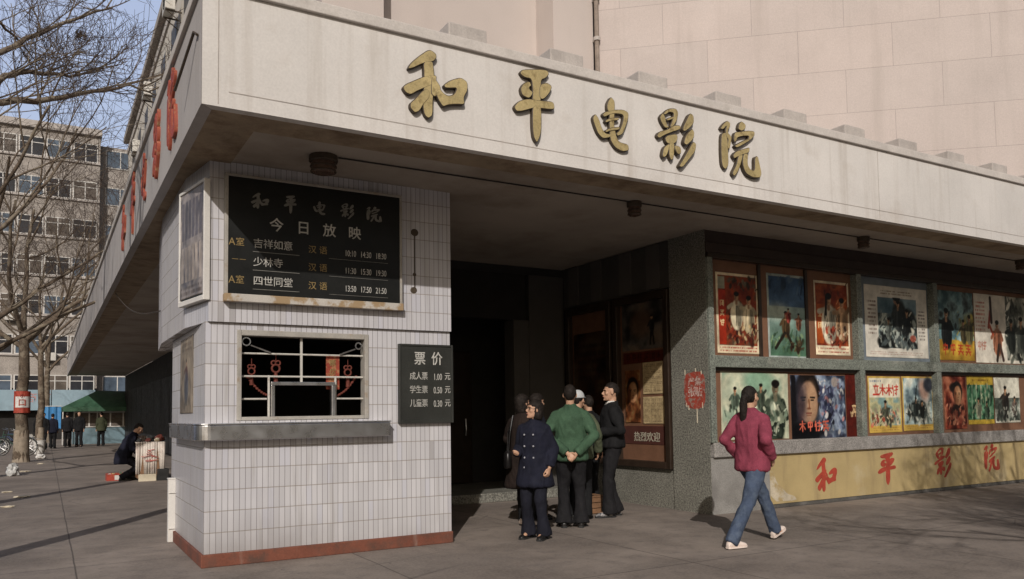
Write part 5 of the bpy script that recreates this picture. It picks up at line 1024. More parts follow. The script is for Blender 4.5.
bicycle((-1.2, 42.3, 0), math.radians(66), 'far black bicycle, last along the kerb', m_rubber)

# ------------------------------------------------------------------ rubbish along the kerb
def crumple(name, label, loc, s, mat, seed, cat, flat=1.0, group=None):
    bm = bmesh.new(); bmesh.ops.create_icosphere(bm, subdivisions=3, radius=1)
    for v in bm.verts:
        n = mnoise.noise(v.co*1.7+Vector((seed, 0, 0)))+.5*mnoise.noise(v.co*4+Vector((seed, 3, 0))); v.co *= 1+.45*n
        v.co = Vector((v.co.x*s[0], v.co.y*s[1], max(-.8, v.co.z)*s[2]+.8*s[2]))
    me = bpy.data.meshes.new(name); bm.to_mesh(me); bm.free(); me.transform(Matrix.Translation(loc))
    return tag(link(name, me, mat, smooth=False, origin=loc), label, cat, group)
def bucket(loc, r, h, label, mat, handle=True):
    t = thing('bucket', label, 'bucket', loc); x, y, z = loc
    MB().rings([((x, y, 0.005), r*.78, r*.78), ((x, y, h*.97), r, r), ((x, y, h), r*1.06, r*1.06), ((x, y, h*.99), r*.9, r*.9), ((x, y, h*.5), r*.8, r*.8)], 18).build('body', mat, t, smooth=False)
    g = MB(); g.tube([(x+r*math.cos(a), y, h*.96+r*.5*math.sin(a)) for a in [PI*i/10 for i in range(11)]], .006, 5); g.build('handle', m_chrome, t)
bucket((-.20, 37.5, 0), .22, .55, 'white bucket by the foot of the second tree', m_white)
crumple('rubbish_bag', 'grey white plastic rubbish bag on the pavement before the nearest tree', (-.70, 23.6, 0), (.15, .14, .17), M('grey_plastic', (.48, .48, .47), .4, .15, 5, .05, .1, 30), 3, 'bag')
crumple('rubbish_bag', 'small white rubbish bag close behind the tree with the sign', (-.12, 33.0, 0), (.16, .14, .10), m_white, 9, 'bag')
for k, (x, y, s, lb) in enumerate(((-.45, 25.2, .13, 'crumpled white paper beside the grey rubbish bag'), (-.62, 18.3, .09, 'crumpled pale paper at the left edge of the pavement'), (-.50, 15.2, .10, 'small paper scrap at the lower left edge'), (-.1, 29.2, .10, 'paper scrap right of the sign tree foot'), (-.35, 17.0, .12, 'pale leaf like scrap on the left pavement'))):
    crumple('paper_scrap', lb, (x, y, .001), (s, s*.7, .012+.03*s), m_paper, 20+k, 'litter', group='litter on the pavement')

# ------------------------------------------------------------------ pavement vendor's stall
VX, VY = 2.03, 19.7
sv = thing('vendor_stall', 'small box stall covered by a white sheet with red scrawl, behind the booth', 'stall', (VX, VY, 0))
box('cabinet', m_wood, VX-.26, VX+.27, VY-.2, VY+.35, .06, .84, sv, .01)
cl = MB(); nx = 12
for i in range(nx):
    a, b = VX-.30+.60*i/nx, VX-.30+.60*(i+1)/nx; ya, yb_ = VY-.215-.012*math.sin(i*1.9), VY-.215-.012*math.sin((i+1)*1.9)
    cl.face([(a, ya-.02*math.cos(i), .16), (b, yb_-.02*math.cos(i+1), .16), (b, yb_, .862), (a, ya, .862)]); cl.face([(a, ya, .862), (b, yb_, .862), (b, VY+.37, .862), (a, VY+.37, .862)])
o_ = cl.build('sheet', m_cloth, sv, smooth=True); o_.modifiers.new('t', 'SOLIDIFY').thickness = .006
a = MB(); rnd = random.Random(4)
for k in range(11):
    x = VX-.2+.4*rnd.random(); z = .42+.36*rnd.random(); pts = [(x+.06*i*(rnd.random()), VY-.245, z+.05*(rnd.random()-.5)) for i in range(4)]; a.tube(pts, .008, 4)
a.build('red_scrawl', M('faded_red_scrawl', (.45, .14, .12), .8, .2, 10, .1, 0), sv)
box('stall_base', m_paper, VX-.24, VX+.12, VY-.24, VY-.226, .0, .155, sv); box('stall_foot', m_rubber, VX+.14, VX+.38, VY-.26, VY-.02, 0, .26, sv, .01)
for k in range(9):
    x = VX-.22+.058*k*1.05; y = VY-.08+.12*((k*7) % 3); s = .05+.02*((k*5) % 3)
    lb = 'goods lying on the white covered stall'
    crumple('parcel', lb, (x, y, .865), (s, s, s*.9), [m_rubber, m_darkwood, m_paper, m_darkred][k % 4], 40+k, 'parcel', group='small parcels on the stall')
bk = thing('tray_box', 'red tray box with a white label on the ground at the vendor\'s feet', 'box', (1.42, 20.3, 0))
t_ = MB()
for q in ((1.20, 1.64, 20.08, 20.10, 0, .15), (1.20, 1.64, 20.48, 20.50, 0, .15), (1.20, 1.22, 20.10, 20.48, 0, .15), (1.62, 1.64, 20.10, 20.48, 0, .15), (1.22, 1.62, 20.10, 20.48, 0, .02)): t_.box(*q)
t_.build('tray', m_redpaint, bk); box('label', m_white, 1.36, 1.60, 20.073, 20.079, .02, .12, bk)
for k in range(5): crumple('tray_goods', 'bright packet heaped in the red tray box', (1.27+.075*k, 20.24+.05*(k % 2), .03), (.05, .06, .07), [m_white, m_yellow, m_redpaint, m_tarp, m_paper][k], 60+k, 'packet', group='packets in the red tray')
crumple('satchel', 'black satchel on the ground between the tray box and the stall', (1.74, 20.1, 0), (.17, .12, .13), m_rubber, 71, 'bag')

# slack wire from the canopy underside to the booth, and an old nest in the near tree
w_ = MB(); n = 10; A_, B_ = Vector((1.12, 17.0, 3.80)), Vector((1.24, 10.9, 2.75))
w_.tube([A_.lerp(B_, i/n)-Vector((0, 0, .18*math.sin(PI*i/n))) for i in range(n+1)], .009, 5)
tag(w_.build('wire', m_golddark, origin=tuple(A_)), 'thin slack wire running from the canopy down to the back of the ticket booth', 'wire')
nb = MB(); rnd = random.Random(9)
for k in range(70):
    a, b, c = rnd.uniform(0, 2*PI), rnd.uniform(-.5, .5), rnd.uniform(.06, .11)
    p = Vector((.42, 15.6, 8.12)); nb.tube([p+Vector((c*math.cos(a), c*math.sin(a), b*.12)), p+Vector((c*math.cos(a+1.2), c*math.sin(a+1.2), b*.12+.03))], .006, 4)
tag(nb.build('nest', m_twig, origin=(.42, 15.6, 8.12)), 'small dark bird nest caught in the bare twigs against the sky', 'nest')
# ------------------------------------------------------------------ people
V = Vector
m_skin = M('skin', (.46, .27, .18), .5, .08, 8, .04, .04, 120)
m_hair = M('black_hair', (.016, .012, .010), .7, .5, 26, .3, .5, 90, spec=.18)
m_eye = M('eye', (.02, .015, .012), .25, .1, 8, 0, 0)
m_lip = M('lip', (.32, .12, .10), .5, .1, 8, 0, 0)
def fabric(name, c, rough=.88, var=.25): return M(name, c, rough, var, 7, .16, .35, 110, spec=.2, stain=(9, .55, .75, tuple(min(1, x*1.7+.004) for x in c), .6))
def cloth_mesh(mb, voxel, smooth=3, fold=.0, fscale=9, seed=0):
    me = evaluated(mb.mesh(), ('REMESH', dict(mode='VOXEL', voxel_size=voxel)))
    bm = bmesh.new(); bm.from_mesh(me)
    for _ in range(smooth): bmesh.ops.smooth_vert(bm, verts=bm.verts, factor=.5, use_axis_x=True, use_axis_y=True, use_axis_z=True)
    if fold:
        bm.normal_update()
        off = []
        for v in bm.verts:
            p = V((v.co.x*fscale+seed, v.co.y*fscale, v.co.z*fscale*.75)); n = mnoise.noise(p)
            q = V((v.co.x*fscale*2.2, v.co.y*fscale*2.2+seed, v.co.z*fscale*1.1+v.co.x*6)); n += .55*(1-2*abs(mnoise.noise(q)))
            off.append(v.normal*(fold*n))
        for v, d in zip(bm.verts, off): v.co += d
    out = bpy.data.meshes.new('c'); bm.to_mesh(out); bm.free(); bpy.data.meshes.remove(me); return out
def chain(mb, pts, rad, seg=12, flat=None):
    """limb tube with rounded ends"""
    mb.tube(pts, rad, seg); 
    mb.ball(pts[0], rad[0], rad[0], rad[0], seg, 8); mb.ball(pts[-1], rad[-1], rad[-1], rad[-1], seg, 8)
def interp(p, q, n): return [p.lerp(q, i/n) for i in range(n+1)]

def person(label, loc, heading, H=1.65, female=False, coat='jacket', coat_mat=None, hem=.80, bulk=1.0, trouser_mat=None, shoe_mat=None, sole_mat=None, legs=None, arms=None,
           lean=0.0, head_yaw=0.0, head_pitch=0.0, hair='short', fine=True, cuff=.062, group=None, seed=1, extras=(), collar=None, twist=0.0, foot_pitch=(0, 0), fold=.0125, drop=0.0):
    """front = +y, right hand = +x; loc is the point between the feet"""
    s = H/1.70; root = thing('person', label, 'person', loc, group); root.rotation_euler = (0, 0, -heading); ORG[root] = V((0, 0, 0))
    vox = .0062 if fine else .012
    hipz = .89*s
    lm = Matrix.Translation((0, 0, -drop)) @ Matrix.Translation((0, 0, hipz)) @ Matrix.Rotation(-lean, 4, 'X') @ Matrix.Rotation(-twist, 4, 'Z') @ Matrix.Translation((0, 0, -hipz))
    U = lambda x, y, z: lm @ V((x*s, y*s, z*s))
    UX = (lm.to_3x3() @ V((1, 0, 0))).normalized(); UY = (lm.to_3x3() @ V((0, 1, 0))).normalized(); UZ = (lm.to_3x3() @ V((0, 0, 1))).normalized()
    sh = .148 if female else .165
    legs = legs or {}; arms = arms or {}
    # joints
    J = {}
    for k, sg in (('L', -1), ('R', 1)):
        ft = legs.get(k, (sg*.085, 0.0, 0.0))          # ankle x, y, lift
        hip = V((sg*.085*s, 0, .87*s-drop)); ank = V((ft[0]*s, ft[1]*s, (.085+ft[2])*s)); 
        d = ank-hip; dist = d.length; Lh = max(.398*s, dist*.5025); bend = math.sqrt(max(0, Lh*Lh-dist*dist/4))
        fwd = V((0, 1, 0)); fwd = (fwd-d.normalized()*fwd.dot(d.normalized())).normalized()
        knee = (hip+ank)/2+fwd*bend
        J['leg'+k] = (hip, knee, ank)
        shd = U(sg*sh, -.005, 1.335)
        el, wr = arms.get(k, ((sg*(sh+.045), -.03, 1.10), (sg*(sh+.05), .04, .86)))
        J['arm'+k] = (shd, U(*el), U(*wr))
    # head frame
    hp = U(0, .012, 1.475); hm = Matrix.Rotation(-head_yaw, 3, 'Z') @ Matrix.Rotation(-head_pitch, 3, 'X'); hm = lm.to_3x3() @ hm
    hx, hy, hz = hm @ V((1, 0, 0)), hm @ V((0, 1, 0)), hm @ V((0, 0, 1)); hh = .228*s
    HP = lambda x, y, z: hp+hx*(x*s)+hy*(y*s)+hz*(z*hh)
    # ---- body: one continuous skin
    b = MB()
    prof = [(0, .026, .030, .046), (.06, .043, .048, .034), (.16, .055, .066, .020), (.30, .064, .079, .008), (.45, .070, .088, .0), (.6, .0745, .094, -.006), (.75, .073, .093, -.010), (.87, .062, .080, -.012), (.95, .042, .056, -.012), (1.0, .016, .02, -.012)]
    b.rings([(HP(0, c, z), rx*s, ry*s, hx, hy) for z, rx, ry, c in prof], 22)
    if fine:
        b.tube([HP(0, .084, .56), HP(0, .096, .46), HP(0, .109, .36)], [.008*s, .011*s, .016*s], 8); b.ball(HP(0, .100, .345), .017*s, .014*s, .012*s, 8, 6)
        for k in (-1, 1):
            b.ball(HP(k*.077, -.004, .47), .012*s, .020*s, .032*s, 8, 6); b.ball(HP(k*.045, .060, .40), .022*s, .020*s, .026*s, 8, 6)
            b.tube([HP(k*.012, .088, .61), HP(k*.048, .072, .61)], [.010*s, .008*s], 6)
        b.ball(HP(0, .078, .05), .020*s, .014*s, .016*s, 8, 6); b.tube([HP(-.018, .086, .215), HP(0, .092, .215), HP(.018, .086, .215)], [.008*s, .010*s, .008*s], 6)
    b.rings([(HP(0, -.02, .25), .050*s, .055*s, hx, hy), (U(0, -.012, 1.46), .052*s, .055*s, UX, UY), (U(0, -.005, 1.42), .075*s, .065*s, UX, UY)], 16)
    torso = [(.80, .130, .095), (.90, .150, .105), (1.02, .130, .095), (1.18, .140, .10), (1.32, .155, .10), (1.40, .125, .075), (1.435, .07, .06)]
    b.rings([(U(0, 0, z) if z > .9 else V((0, 0, z*s-drop)), rx*s, ry*s) + ((UX, UY) if z > .9 else ()) for z, rx, ry in torso], 20)
    for k, sg in (('L', -1), ('R', 1)):
        h_, kn, an = J['leg'+k]; chain(b, [h_, kn, an], [.070*s, .048*s, .036*s]); chain(b, [an, an+V((0, .12*s, -.05*s))], [.035*s, .028*s])
        a0, a1, a2 = J['arm'+k]; chain(b, [a0, a1, a2], [.047*s, .037*s, .026*s])
        # hand
        d = (a2-a1).normalized(); inn = (V((0, 0, 0))-UX*sg); pn = arms.get('palm'+k); n = (UX*pn[0]+UY*pn[1]+UZ*pn[2]) if pn else -UX*sg
        n = (n-d*n.dot(d)).normalized(); wv = d.cross(n).normalized(); curl = arms.get('curl'+k, .5)
        if wv.dot(UY) < 0: wv = -wv                         # thumb side to the front
        b.rings([(a2, .025*s, .018*s, wv, n), (a2+d*.03*s, .032*s, .016*s, wv, n), (a2+d*.085*s, .040*s, .014*s, wv, n), (a2+d*.098*s, .034*s, .010*s, wv, n)], 12)
        if fine:
            for fi, (off, L) in enumerate(((.029, .072), (.010, .080), (-.010, .075), (-.029, .058))):
                p = a2+d*.082*s+wv*off*s; pts = [p]; dv = d.copy()
                for seg_ in range(3):
                    ang = curl*(.5+.35*seg_); dv = (d*math.cos(sum(curl*(.5+.35*q) for q in range(seg_+1)))+n*math.sin(sum(curl*(.5+.35*q) for q in range(seg_+1)))); p = p+dv*(L*s*[.45, .32, .23][seg_]); pts.append(p)
                b.tube(pts, [.0095*s, .009*s, .0085*s, .007*s], 8)
            p = a2+d*.025*s+wv*.022*s; b.tube([p, p+(wv*.7+d*.7+n*.25)*.035*s, p+(wv*.55+d*1.3+n*.55)*.045*s, p+(wv*.4+d*1.9+n*.9)*.045*s], [.012*s, .0115*s, .010*s, .008*s], 8)
        else: b.ball(a2+d*.10*s, .03*s, .03*s, .045*s, 8, 6)
    me = cloth_mesh(b, vox, 2); link('body', me, m_skin, root, smooth=True)
    # ---- face
    if fine:
        for k in (-1, 1):
            e = MB(); e.ball(HP(k*.031, .0805, .50), .0125*s, .007*s, .0065*s, 10, 6); link('eye', e.mesh(), m_eye, root, smooth=True)
            e = MB(); e.tube([HP(k*.014, .092, .575), HP(k*.034, .088, .595), HP(k*.053, .076, .58)], [.003*s, .004*s, .002*s], 5); link('eyebrow', e.mesh(), m_hair, root)
        e = MB(); e.tube([HP(-.022, .0885, .215), HP(0, .1005, .222), HP(.022, .0885, .215)], [.003*s, .0058*s, .003*s], 6); link('mouth', e.mesh(), m_lip, root, smooth=True)
    # ---- hair
    bm = bmesh.new(); bmesh.ops.create_icosphere(bm, subdivisions=4 if fine else 3, radius=1)
    low = -.05 if female or hair in ('long', 'ponytail', 'bob') else .02
    for v in bm.verts:
        c = v.co.copy(); x, y, z = c; r = 1.0
        zr = .60+.46*z
        face_cut = (y > -.02 and zr < .80 - .30*max(0, -y)-.12*abs(x)) or (zr < .25) or (y > -.55 and zr < .42 and hair == 'short') 
        if hair in ('bob', 'long'): face_cut = (y > .40 and zr < .72-.10*abs(x)) or (zr < .19)
        k = 1.055+.05*mnoise.noise(c*4+V((seed*3, 0, 0)))+.045*mnoise.noise(V((c.x*13+seed, c.y*13, c.z*3)))+.02*mnoise.noise(c*24)
        if face_cut: k = .80
        v.co = HP(x*.0745*k*(1.10 if hair == 'bob' else 1), y*.094*k*(1.05 if hair == 'bob' else 1)-.010, zr if not face_cut else .6+.40*z)
        if not face_cut: v.co = hp+(v.co-hp)*1.012
    me = bpy.data.meshes.new('hair'); bm.to_mesh(me); bm.free()
    link('hair', me, m_hair, root, smooth=True)
    if hair == 'bob':
        t = MB(); t.rings([(HP(0, -.030, .78), .074*s, .070*s, hx, hy), (HP(0, -.034, .50), .087*s, .076*s, hx, hy), (HP(0, -.036, .22), .090*s, .074*s, hx, hy), (HP(0, -.040, .02), .082*s, .062*s, hx, hy), (HP(0, -.044, -.06), .06*s, .045*s, hx, hy)], 18); me = cloth_mesh(t, .007, 1, .006, 24, seed); link('bob', me, m_hair, root, smooth=True)
    if hair == 'ponytail':
        t = MB(); t.tube([HP(0, -.088, .66), HP(.0, -.118, .56), HP(-.004, -.128, .30), HP(-.012, -.135, -.15), HP(-.02, -.128, -.62), HP(-.024, -.118, -1.02), HP(-.028, -.112, -1.22)], [.022*s, .033*s, .040*s, .041*s, .034*s, .022*s, .005*s], 12)
        t.ring(HP(0, -.105, .60), hy, .028*s, .008*s, 12); me = cloth_mesh(t, .006, 1, .004, 26, seed); link('ponytail', me, m_hair, root, smooth=True)
    if hair == 'long':
        t = MB(); t.rings([(HP(0, -.045, .75), .070*s, .055*s, hx, hy), (HP(0, -.062, .40), .086*s, .050*s, hx, hy), (HP(0, -.075, .05), .092*s, .042*s, hx, hy), (HP(0, -.085, -.25), .080*s, .030*s, hx, hy)], 16); me = cloth_mesh(t, .008, 2, .006, 22, seed); link('long_hair', me, m_hair, root, smooth=True)
    # ---- trousers
    t = MB()
    t.rings([(V((0, 0, .79*s-drop)), .135*s, .105*s), (V((0, 0, .86*s-drop)), .165*s, .125*s), (V((0, -.005*s, .93*s-drop)), .160*s, .120*s), (U(0, 0, 1.0), .145*s, .108*s, UX, UY)], 20)
    for k, sg in (('L', -1), ('R', 1)):
        h_, kn, an = J['leg'+k]; low_ = an+(kn-an).normalized()*(-.035*s)
        P = [h_+V((0, 0, .0))]+[h_.lerp(kn, .45), kn, kn.lerp(low_, .5), low_]
        t.tube(P, [.098*s, .088*s, .068*s, .065*s, cuff*s], 16); t.ball(h_, .098*s, .1*s, .098*s, 14, 8)
    me = cloth_mesh(t, .011 if fine else .018, 3, fold, 8, seed+5); link('trousers', me, trouser_mat, root, smooth=True)
    # ---- shoes
    for i, (k, sg) in enumerate((('L', -1), ('R', 1))):
        h_, kn, an = J['leg'+k]; pit = foot_pitch[i]; out = sg*.13
        fd = V((math.sin(out)*math.cos(pit), math.cos(out)*math.cos(pit), math.sin(pit))); fu = V((-math.sin(out)*math.sin(pit), -math.cos(out)*math.sin(pit), math.cos(pit))); fx = fd.cross(fu)
        o = an-fu*.085*s
        F = lambda a, c, z: o+fd*(a*s)+fx*(c*s)+fu*(z*s)
        sh_ = MB(); sh_.rings([(F(-.070, 0, .030), .022*s, .022*s, fx, fu), (F(-.055, 0, .045), .034*s, .040*s, fx, fu), (F(0, 0, .055), .037*s, .050*s, fx, fu), (F(.06, 0, .045), .040*s, .040*s, fx, fu), (F(.12, 0, .034), .045*s, .030*s, fx, fu), (F(.165, 0, .028), .038*s, .022*s, fx, fu), (F(.188, 0, .024), .018*s, .012*s, fx, fu)], 16)
        sh_.rings([(F(-.02, 0, .05), .036*s, .045*s, fx, fd), (F(-.015, 0, .10), .038*s, .045*s, fx, fd)], 14)
        so_ = link('shoe', cloth_mesh(sh_, .007 if fine else .012, 1), shoe_mat, root, smooth=True)
        sl = MB(); ring_ = [(-.072, .022), (-.05, .036), (.0, .036), (.06, .042), (.12, .047), (.165, .040), (.192, .018)]
        n0 = [F(a, c, .002) for a, c in ring_]+[F(a, -c, .002) for a, c in reversed(ring_)]; n1 = [p+fu*.020*s for p in n0]; k_ = len(n0)
        sl.face(list(reversed(n0))); sl.face(n1)
        for q in range(k_): sl.face([n0[q], n0[(q+1) % k_], n1[(q+1) % k_], n1[q]])
        sol = sl.mesh(); sol.materials.append(sole_mat or m_rubber); oo = bpy.data.objects.new('sole', sol); COL.objects.link(oo); oo.parent = so_
    # ---- coat or jacket
    c = MB(); bu = bulk
    fl = max(0, .80-hem)*.16
    tp = [(hem, .168+fl, .128+fl), (hem+.02, .182+fl, .138+fl), ((hem+1.05)/2, .174+fl*.4, .132+fl*.4), (1.05, .155 if female else .165, .122), (1.20, .162, .126), (1.30, .166, .122), (1.37, .142, .098), (1.415, .095, .078), (1.445, .070, .066)]
    c.rings([(V((0, 0, z*s-drop)) if z < .86 else U(0, -.004, z), rx*bu*s, ry*bu*s) + (() if z < .86 else (UX, UY)) for z, rx, ry in tp], 24)
    for k, sg in (('L', -1), ('R', 1)):
        a0, a1, a2 = J['arm'+k]; e = a2-(a2-a1).normalized()*.012*s; ins = a0-UX*sg*.045*s+UZ*.004*s
        c.tube([ins, a0, a0.lerp(a1, .5), a1, a1.lerp(e, .5), e], [.060*bu*s, .063*bu*s, .060*bu*s, .054*bu*s, .049*bu*s, .043*bu*s], 16); c.ball(a0, .063*bu*s, .063*bu*s, .063*bu*s, 14, 8); c.ball(a1, .056*bu*s, .056*bu*s, .056*bu*s, 12, 8)
        c.ring(e-(a2-a1).normalized()*.012*s, (a2-a1), .041*bu*s, .008*s, 14)
    for sg in (-1, 1): c.tube([U(sg*.03, -.012, 1.412), U(sg*.10, -.012, 1.378), U(sg*(sh+.012), -.008, 1.342)], [.052*s, .055*s, .052*s], 14)
    c.rings([(U(0, -.014, 1.43), .076*s, .074*s, UX, UY), (U(0, -.014, 1.475), .066*s, .070*s, UX, UY)], 16)
    me = cloth_mesh(c, .0105 if fine else .018, 3, fold*1.05, 7, seed); link(coat, me, coat_mat, root, smooth=True)
    if collar:
        q = MB()
        for k in (-1, 1): q.tube([U(k*.055, -.03, 1.468), U(k*.050, .045, 1.462), U(k*.012, .082, 1.425)], [.012*s, .013*s, .007*s], 8)
        link('collar', q.mesh(), collar, root, smooth=True)
    for f in extras: f(root, U, HP, J, s, (UX, UY, UZ), (hx, hy, hz))
    return root

W = lambda x, y: (x, y, 0)
RAD = math.radians
navy = fabric('navy_wool', (.010, .011, .021)); navy2 = fabric('navy_trouser_cloth', (.010, .0105, .017)); black = fabric('black_cloth', (.010, .010, .011)); dkgrey = fabric('charcoal_cloth', (.012, .0115, .013))
pink = fabric('pink_padded_cotton', (.215, .042, .068), .88); jeans = M('blue_denim', (.055, .075, .120), .85, .25, 6, .15, .2, 160, stain=(7, .5, .72, (.13, .165, .215), .6), spec=.2)
green = fabric('green_cotton', (.043, .084, .050)); olive = fabric('olive_cotton', (.072, .082, .050)); brown = fabric('dark_brown_wool', (.017, .011, .009)); dkgreen = fabric('army_green_cotton', (.045, .05, .028)); blackshoe = M('black_leather', (.012, .011, .011), .35, .2, 8, .05, .02)
canvas = M('white_canvas', (.66, .56, .50), .85, .08, 8, .06, .1, 160); whitecap = M('pale_grey_cap_cotton', (.46, .47, .48), .85, .1, 9, .06, .1, 150)

# woman in pink walking right past the posters
def hairtie(root, U, HP, J, s, UA, HA):
    q = MB(); q.ring(HP(0, -.100, .60), HA[1], .030*s, .007*s, 14); link('hair_tie', q.mesh(), m_rubber, root, smooth=True)
    q = MB()
    for z in (.88, 1.0, 1.12, 1.24): q.tube([U(.19*math.cos(a), .139*math.sin(a), z) for a in [PI+PI*i/12 for i in range(13)]], .0025, 4)
    link('quilt_seam', q.mesh(), pink, root)
person('woman in pink padded jacket and blue jeans, long black ponytail, striding past the posters', W(6.38, 5.98), RAD(86), 1.63, True, 'jacket', pink, .79, 1.13, jeans, canvas, canvas,
       legs={'R': (.07, -.44, .01), 'L': (-.07, .43, .035)}, arms={'R': ((.245, -.13, 1.13), (.20, .06, .93)), 'L': ((-.245, -.15, 1.13), (-.19, .05, .93)), 'curlR': .9, 'curlL': .9}, foot_pitch=(.30, 0.0), head_yaw=RAD(4), head_pitch=RAD(-6), hair='ponytail', seed=3, extras=(hairtie,), cuff=.066, twist=RAD(-10))

# woman in the navy coat, glasses
def specs(root, U, HP, J, s, UA, HA):
    q = MB()
    for k in (-1, 1): q.ring(HP(k*.034, .094, .50), HA[1], .023*s, .0022*s, 16); q.tube([HP(k*.057, .092, .52), HP(k*.079, .01, .52)], .002*s, 4)
    q.tube([HP(-.011, .096, .51), HP(.011, .096, .51)], .002*s, 4); link('glasses', q.mesh(), m_golddark, root)
def buttons(root, U, HP, J, s, UA, HA):
    mat = M('dull_button', (.30, .30, .33), .35, .1, 8, 0, 0)
    for z in (1.28, 1.14, 1.00, .88):
        for k in (-1, 1):
            q = MB(); q.ball(U(k*.062, .152 if z > .9 else .160, z), .013*s, .009*s, .013*s, 10, 6); link('button', q.mesh(), mat, root, smooth=True)
person('woman with glasses in a navy double breasted coat, one hand raised at her waist', W(4.73, 7.62), RAD(240), 1.53, True, 'coat', navy, .64, 1.20, navy2, blackshoe, None,
       legs={'L': (-.12, .02, 0), 'R': (.10, .0, 0)}, arms={'R': ((.24, -.04, 1.10), (.14, .21, 1.06)), 'L': ((-.24, -.05, 1.10), (-.23, .05, .88)), 'curlR': 1.1, 'palmR': (-.3, -.4, .9), 'curlL': .8}, head_yaw=RAD(42), head_pitch=RAD(-8), hair='bob', seed=5, extras=(specs, buttons), cuff=.098)

# man in green, hands clasped behind him
person('man in a green jacket seen from behind with his hands clasped behind his back', W(5.54, 8.09), RAD(34), 1.72, False, 'jacket', green, .80, 1.16, dkgrey, blackshoe, None,
       legs={'L': (-.10, 0, 0), 'R': (.11, .02, 0)}, arms={'R': ((.285, -.10, 1.10), (.060, -.185, .885)), 'L': ((-.285, -.10, 1.10), (-.045, -.195, .895)), 'curlR': .9, 'curlL': .9, 'palmR': (0, -1, .2), 'palmL': (0, -1, .2)}, head_pitch=RAD(-10), hair='short', seed=7, cuff=.10)

# person in the pale cap
def cap(root, U, HP, J, s, UA, HA):
    bm = bmesh.new(); bmesh.ops.create_uvsphere(bm, u_segments=24, v_segments=14, radius=1)
    bmesh.ops.delete(bm, geom=[v for v in bm.verts if v.co.z < -.05], context='VERTS')
    for v in bm.verts: v.co = HP(v.co.x*.088, v.co.y*.109-.010, .66+.45*v.co.z)
    me = bpy.data.meshes.new('cap'); bm.to_mesh(me); bm.free(); o = link('cap', me, whitecap, root, smooth=True); o.modifiers.new('t', 'SOLIDIFY').thickness = .006
    q = MB(); q.rings([(HP(0, -.010, .62), .0905*s, .111*s, HA[0], HA[1]), (HP(0, -.010, .70), .0915*s, .112*s, HA[0], HA[1])], 24); link('cap_band', q.mesh(), whitecap, root, smooth=True)
    q = MB(); q.rings([(HP(0, .08, .66), .070*s, .004*s, HA[0], HA[2]), (HP(0, .13, .63), .064*s, .004*s, HA[0], HA[2]), (HP(0, .165, .60), .040*s, .004*s, HA[0], HA[2])], 14); link('cap_peak', q.mesh(), whitecap, root, smooth=True)
    q = MB(); q.rings([(HP(0, -.120, .74), .030*s, .018*s, HA[0], HA[2]), (HP(0, -.126, .74), .026*s, .016*s, HA[0], HA[2])], 14); link('cap_opening', q.mesh(), m_hair, root)
person('person in a pale cap and olive jacket half hidden behind the man in green', W(6.03, 8.62), RAD(48), 1.66, False, 'jacket', olive, .80, 1.1, black, blackshoe, None, head_yaw=RAD(12), hair='short', seed=9, extras=(cap,), cuff=.08, arms={'R': ((.27, -.02, 1.10), (.24, .10, .90))})

# man in black by the notice case
person('young man in a black sweater with a white collar standing by the notice case', W(6.56, 8.60), RAD(296), 1.77, False, 'sweater', black, .88, 1.17, dkgrey, M('two_tone_shoe', (.28, .27, .27), .4, .3, 20, .1, .02, 60, stain=(30, .5, .56, (.02, .02, .03), .9)), None,
       legs={'L': (-.10, .07, 0), 'R': (.10, -.05, 0)}, arms={'L': ((-.25, -.06, 1.10), (-.14, .22, 1.08)), 'R': ((.25, -.05, 1.09), (.12, .23, 1.07)), 'palmL': (0, 0, 1), 'palmR': (0, 0, 1), 'curlL': .7, 'curlR': .7}, head_pitch=RAD(-4), hair='short', seed=11, collar=m_white, cuff=.10)

# woman in the long dark coat with a bag
bc = person('woman in a long dark brown coat and pale shoes behind the woman in navy', W(5.12, 8.50), RAD(62), 1.62, True, 'coat', brown, .50, 1.22, black, canvas, None, legs={'L': (-.09, .1, 0), 'R': (.09, -.05, 0)},
       arms={'L': ((-.26, .02, 1.12), (-.20, .22, 1.30)), 'R': ((.26, -.02, 1.1), (.22, .1, .9)), 'palmL': (.3, 0, 1), 'curlL': .6}, head_pitch=RAD(-10), head_yaw=RAD(20), hair='bob', seed=13)
hb = thing('handbag', 'black shoulder bag hanging at the side of the woman in the long dark coat', 'bag', (4.90, 8.55, .80))
q = MB(); q.rings([((4.90, 8.52, .72), .10, .045, (.5, .86, 0), (.86, -.5, 0)), ((4.90, 8.52, .74), .125, .055, (.5, .86, 0), (.86, -.5, 0)), ((4.90, 8.52, .90), .115, .048, (.5, .86, 0), (.86, -.5, 0)), ((4.90, 8.52, .93), .09, .03, (.5, .86, 0), (.86, -.5, 0))], 20); q.build('body', blackshoe, hb, smooth=True)
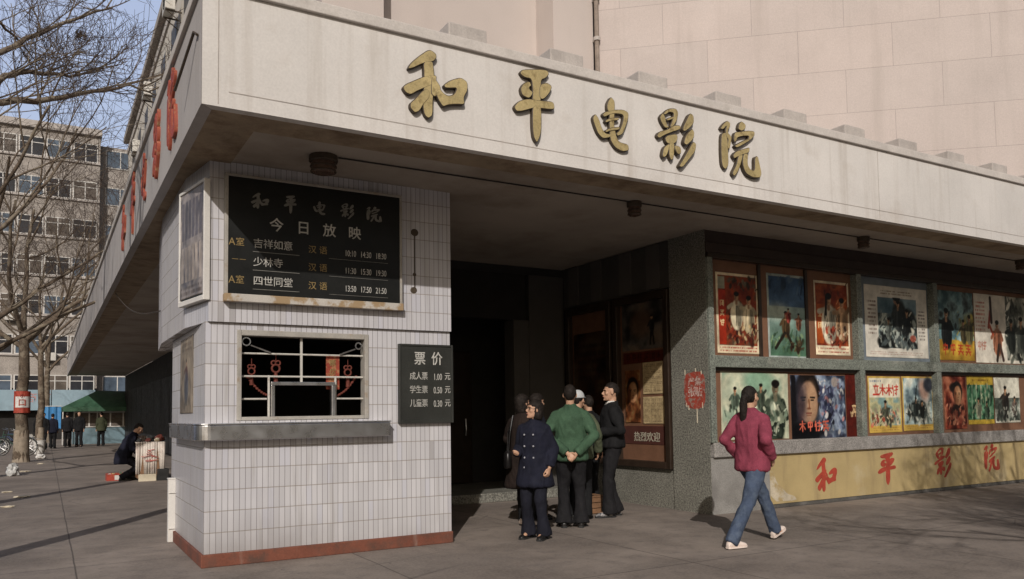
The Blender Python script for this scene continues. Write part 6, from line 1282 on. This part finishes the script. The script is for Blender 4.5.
q = MB(); q.tube([(4.86, 8.44, .91), (4.90, 8.46, 1.15), (4.97, 8.50, 1.36), (4.95, 8.60, 1.15), (4.94, 8.60, .91)], .008, 6); q.build('strap', blackshoe, hb)
q = MB(); q.rings([((4.86, 8.505, .84), .03, .018, (.5, .86, 0), (0, 0, 1)), ((4.852, 8.508, .84), .026, .015, (.5, .86, 0), (0, 0, 1))], 12); q.build('clasp', m_chrome, hb)
person('person with short black hair in dark clothes deepest in the group at the entrance', W(5.62, 9.0), RAD(120), 1.64, True, 'jacket', navy2, .78, 1.1, black, blackshoe, None, hair='bob', head_yaw=RAD(-30), seed=15)
person('man in black standing in the shade behind the young man in black', W(6.72, 9.35), RAD(10), 1.62, False, 'jacket', black, .80, 1.1, black, blackshoe, None, hair='short', seed=16)

# the pavement vendor bending over the stall
person('vendor in a dark navy coat crouching low beside the white covered stall', W(1.52, 20.0), RAD(92), 1.64, False, 'coat', navy, .70, 1.28, navy2, blackshoe, None, drop=.30, lean=RAD(26), legs={'L': (-.12, .08, 0), 'R': (.12, -.02, 0)},
       arms={'L': ((-.25, .10, 1.12), (-.14, .34, 1.08)), 'R': ((.25, .10, 1.12), (.14, .34, 1.06))}, head_pitch=RAD(2), hair='short', seed=17, cuff=.085)
# passers-by far down the pavement
far = [('passer by in black at the left of the distant group by the second tree', (-.08, 43.0), 200, 1.70, black, black), ('passer by in a dark blue coat beside a man in black far down the pavement', (.30, 44.5), 20, 1.66, navy, black),
       ('passer by in a dark jacket left of the pair before the kiosk', (.95, 46.0), 10, 1.72, dkgrey, black), ('passer by in a black coat, right of the pair before the kiosk', (1.45, 45.2), 195, 1.76, black, dkgrey), ('passer by in an army green jacket alone before the kiosk window', (2.45, 45.6), 350, 1.72, dkgreen, black),
       ('passer by in dark clothes furthest left behind the tree with the sign', (-.35, 47.0), 120, 1.66, black, dkgrey)]
for k, (lb, p, hd, h_, c, t_) in enumerate(far):
    person(lb, W(*p), RAD(hd), h_, False, 'jacket', c, .76, 1.15, t_, blackshoe, None, hair='short', fine=False, seed=30+k, group='people far down the pavement', cuff=.085, legs={'L': (-.1, .06*(k % 3), 0), 'R': (.1, -.06*(k % 2), 0)})
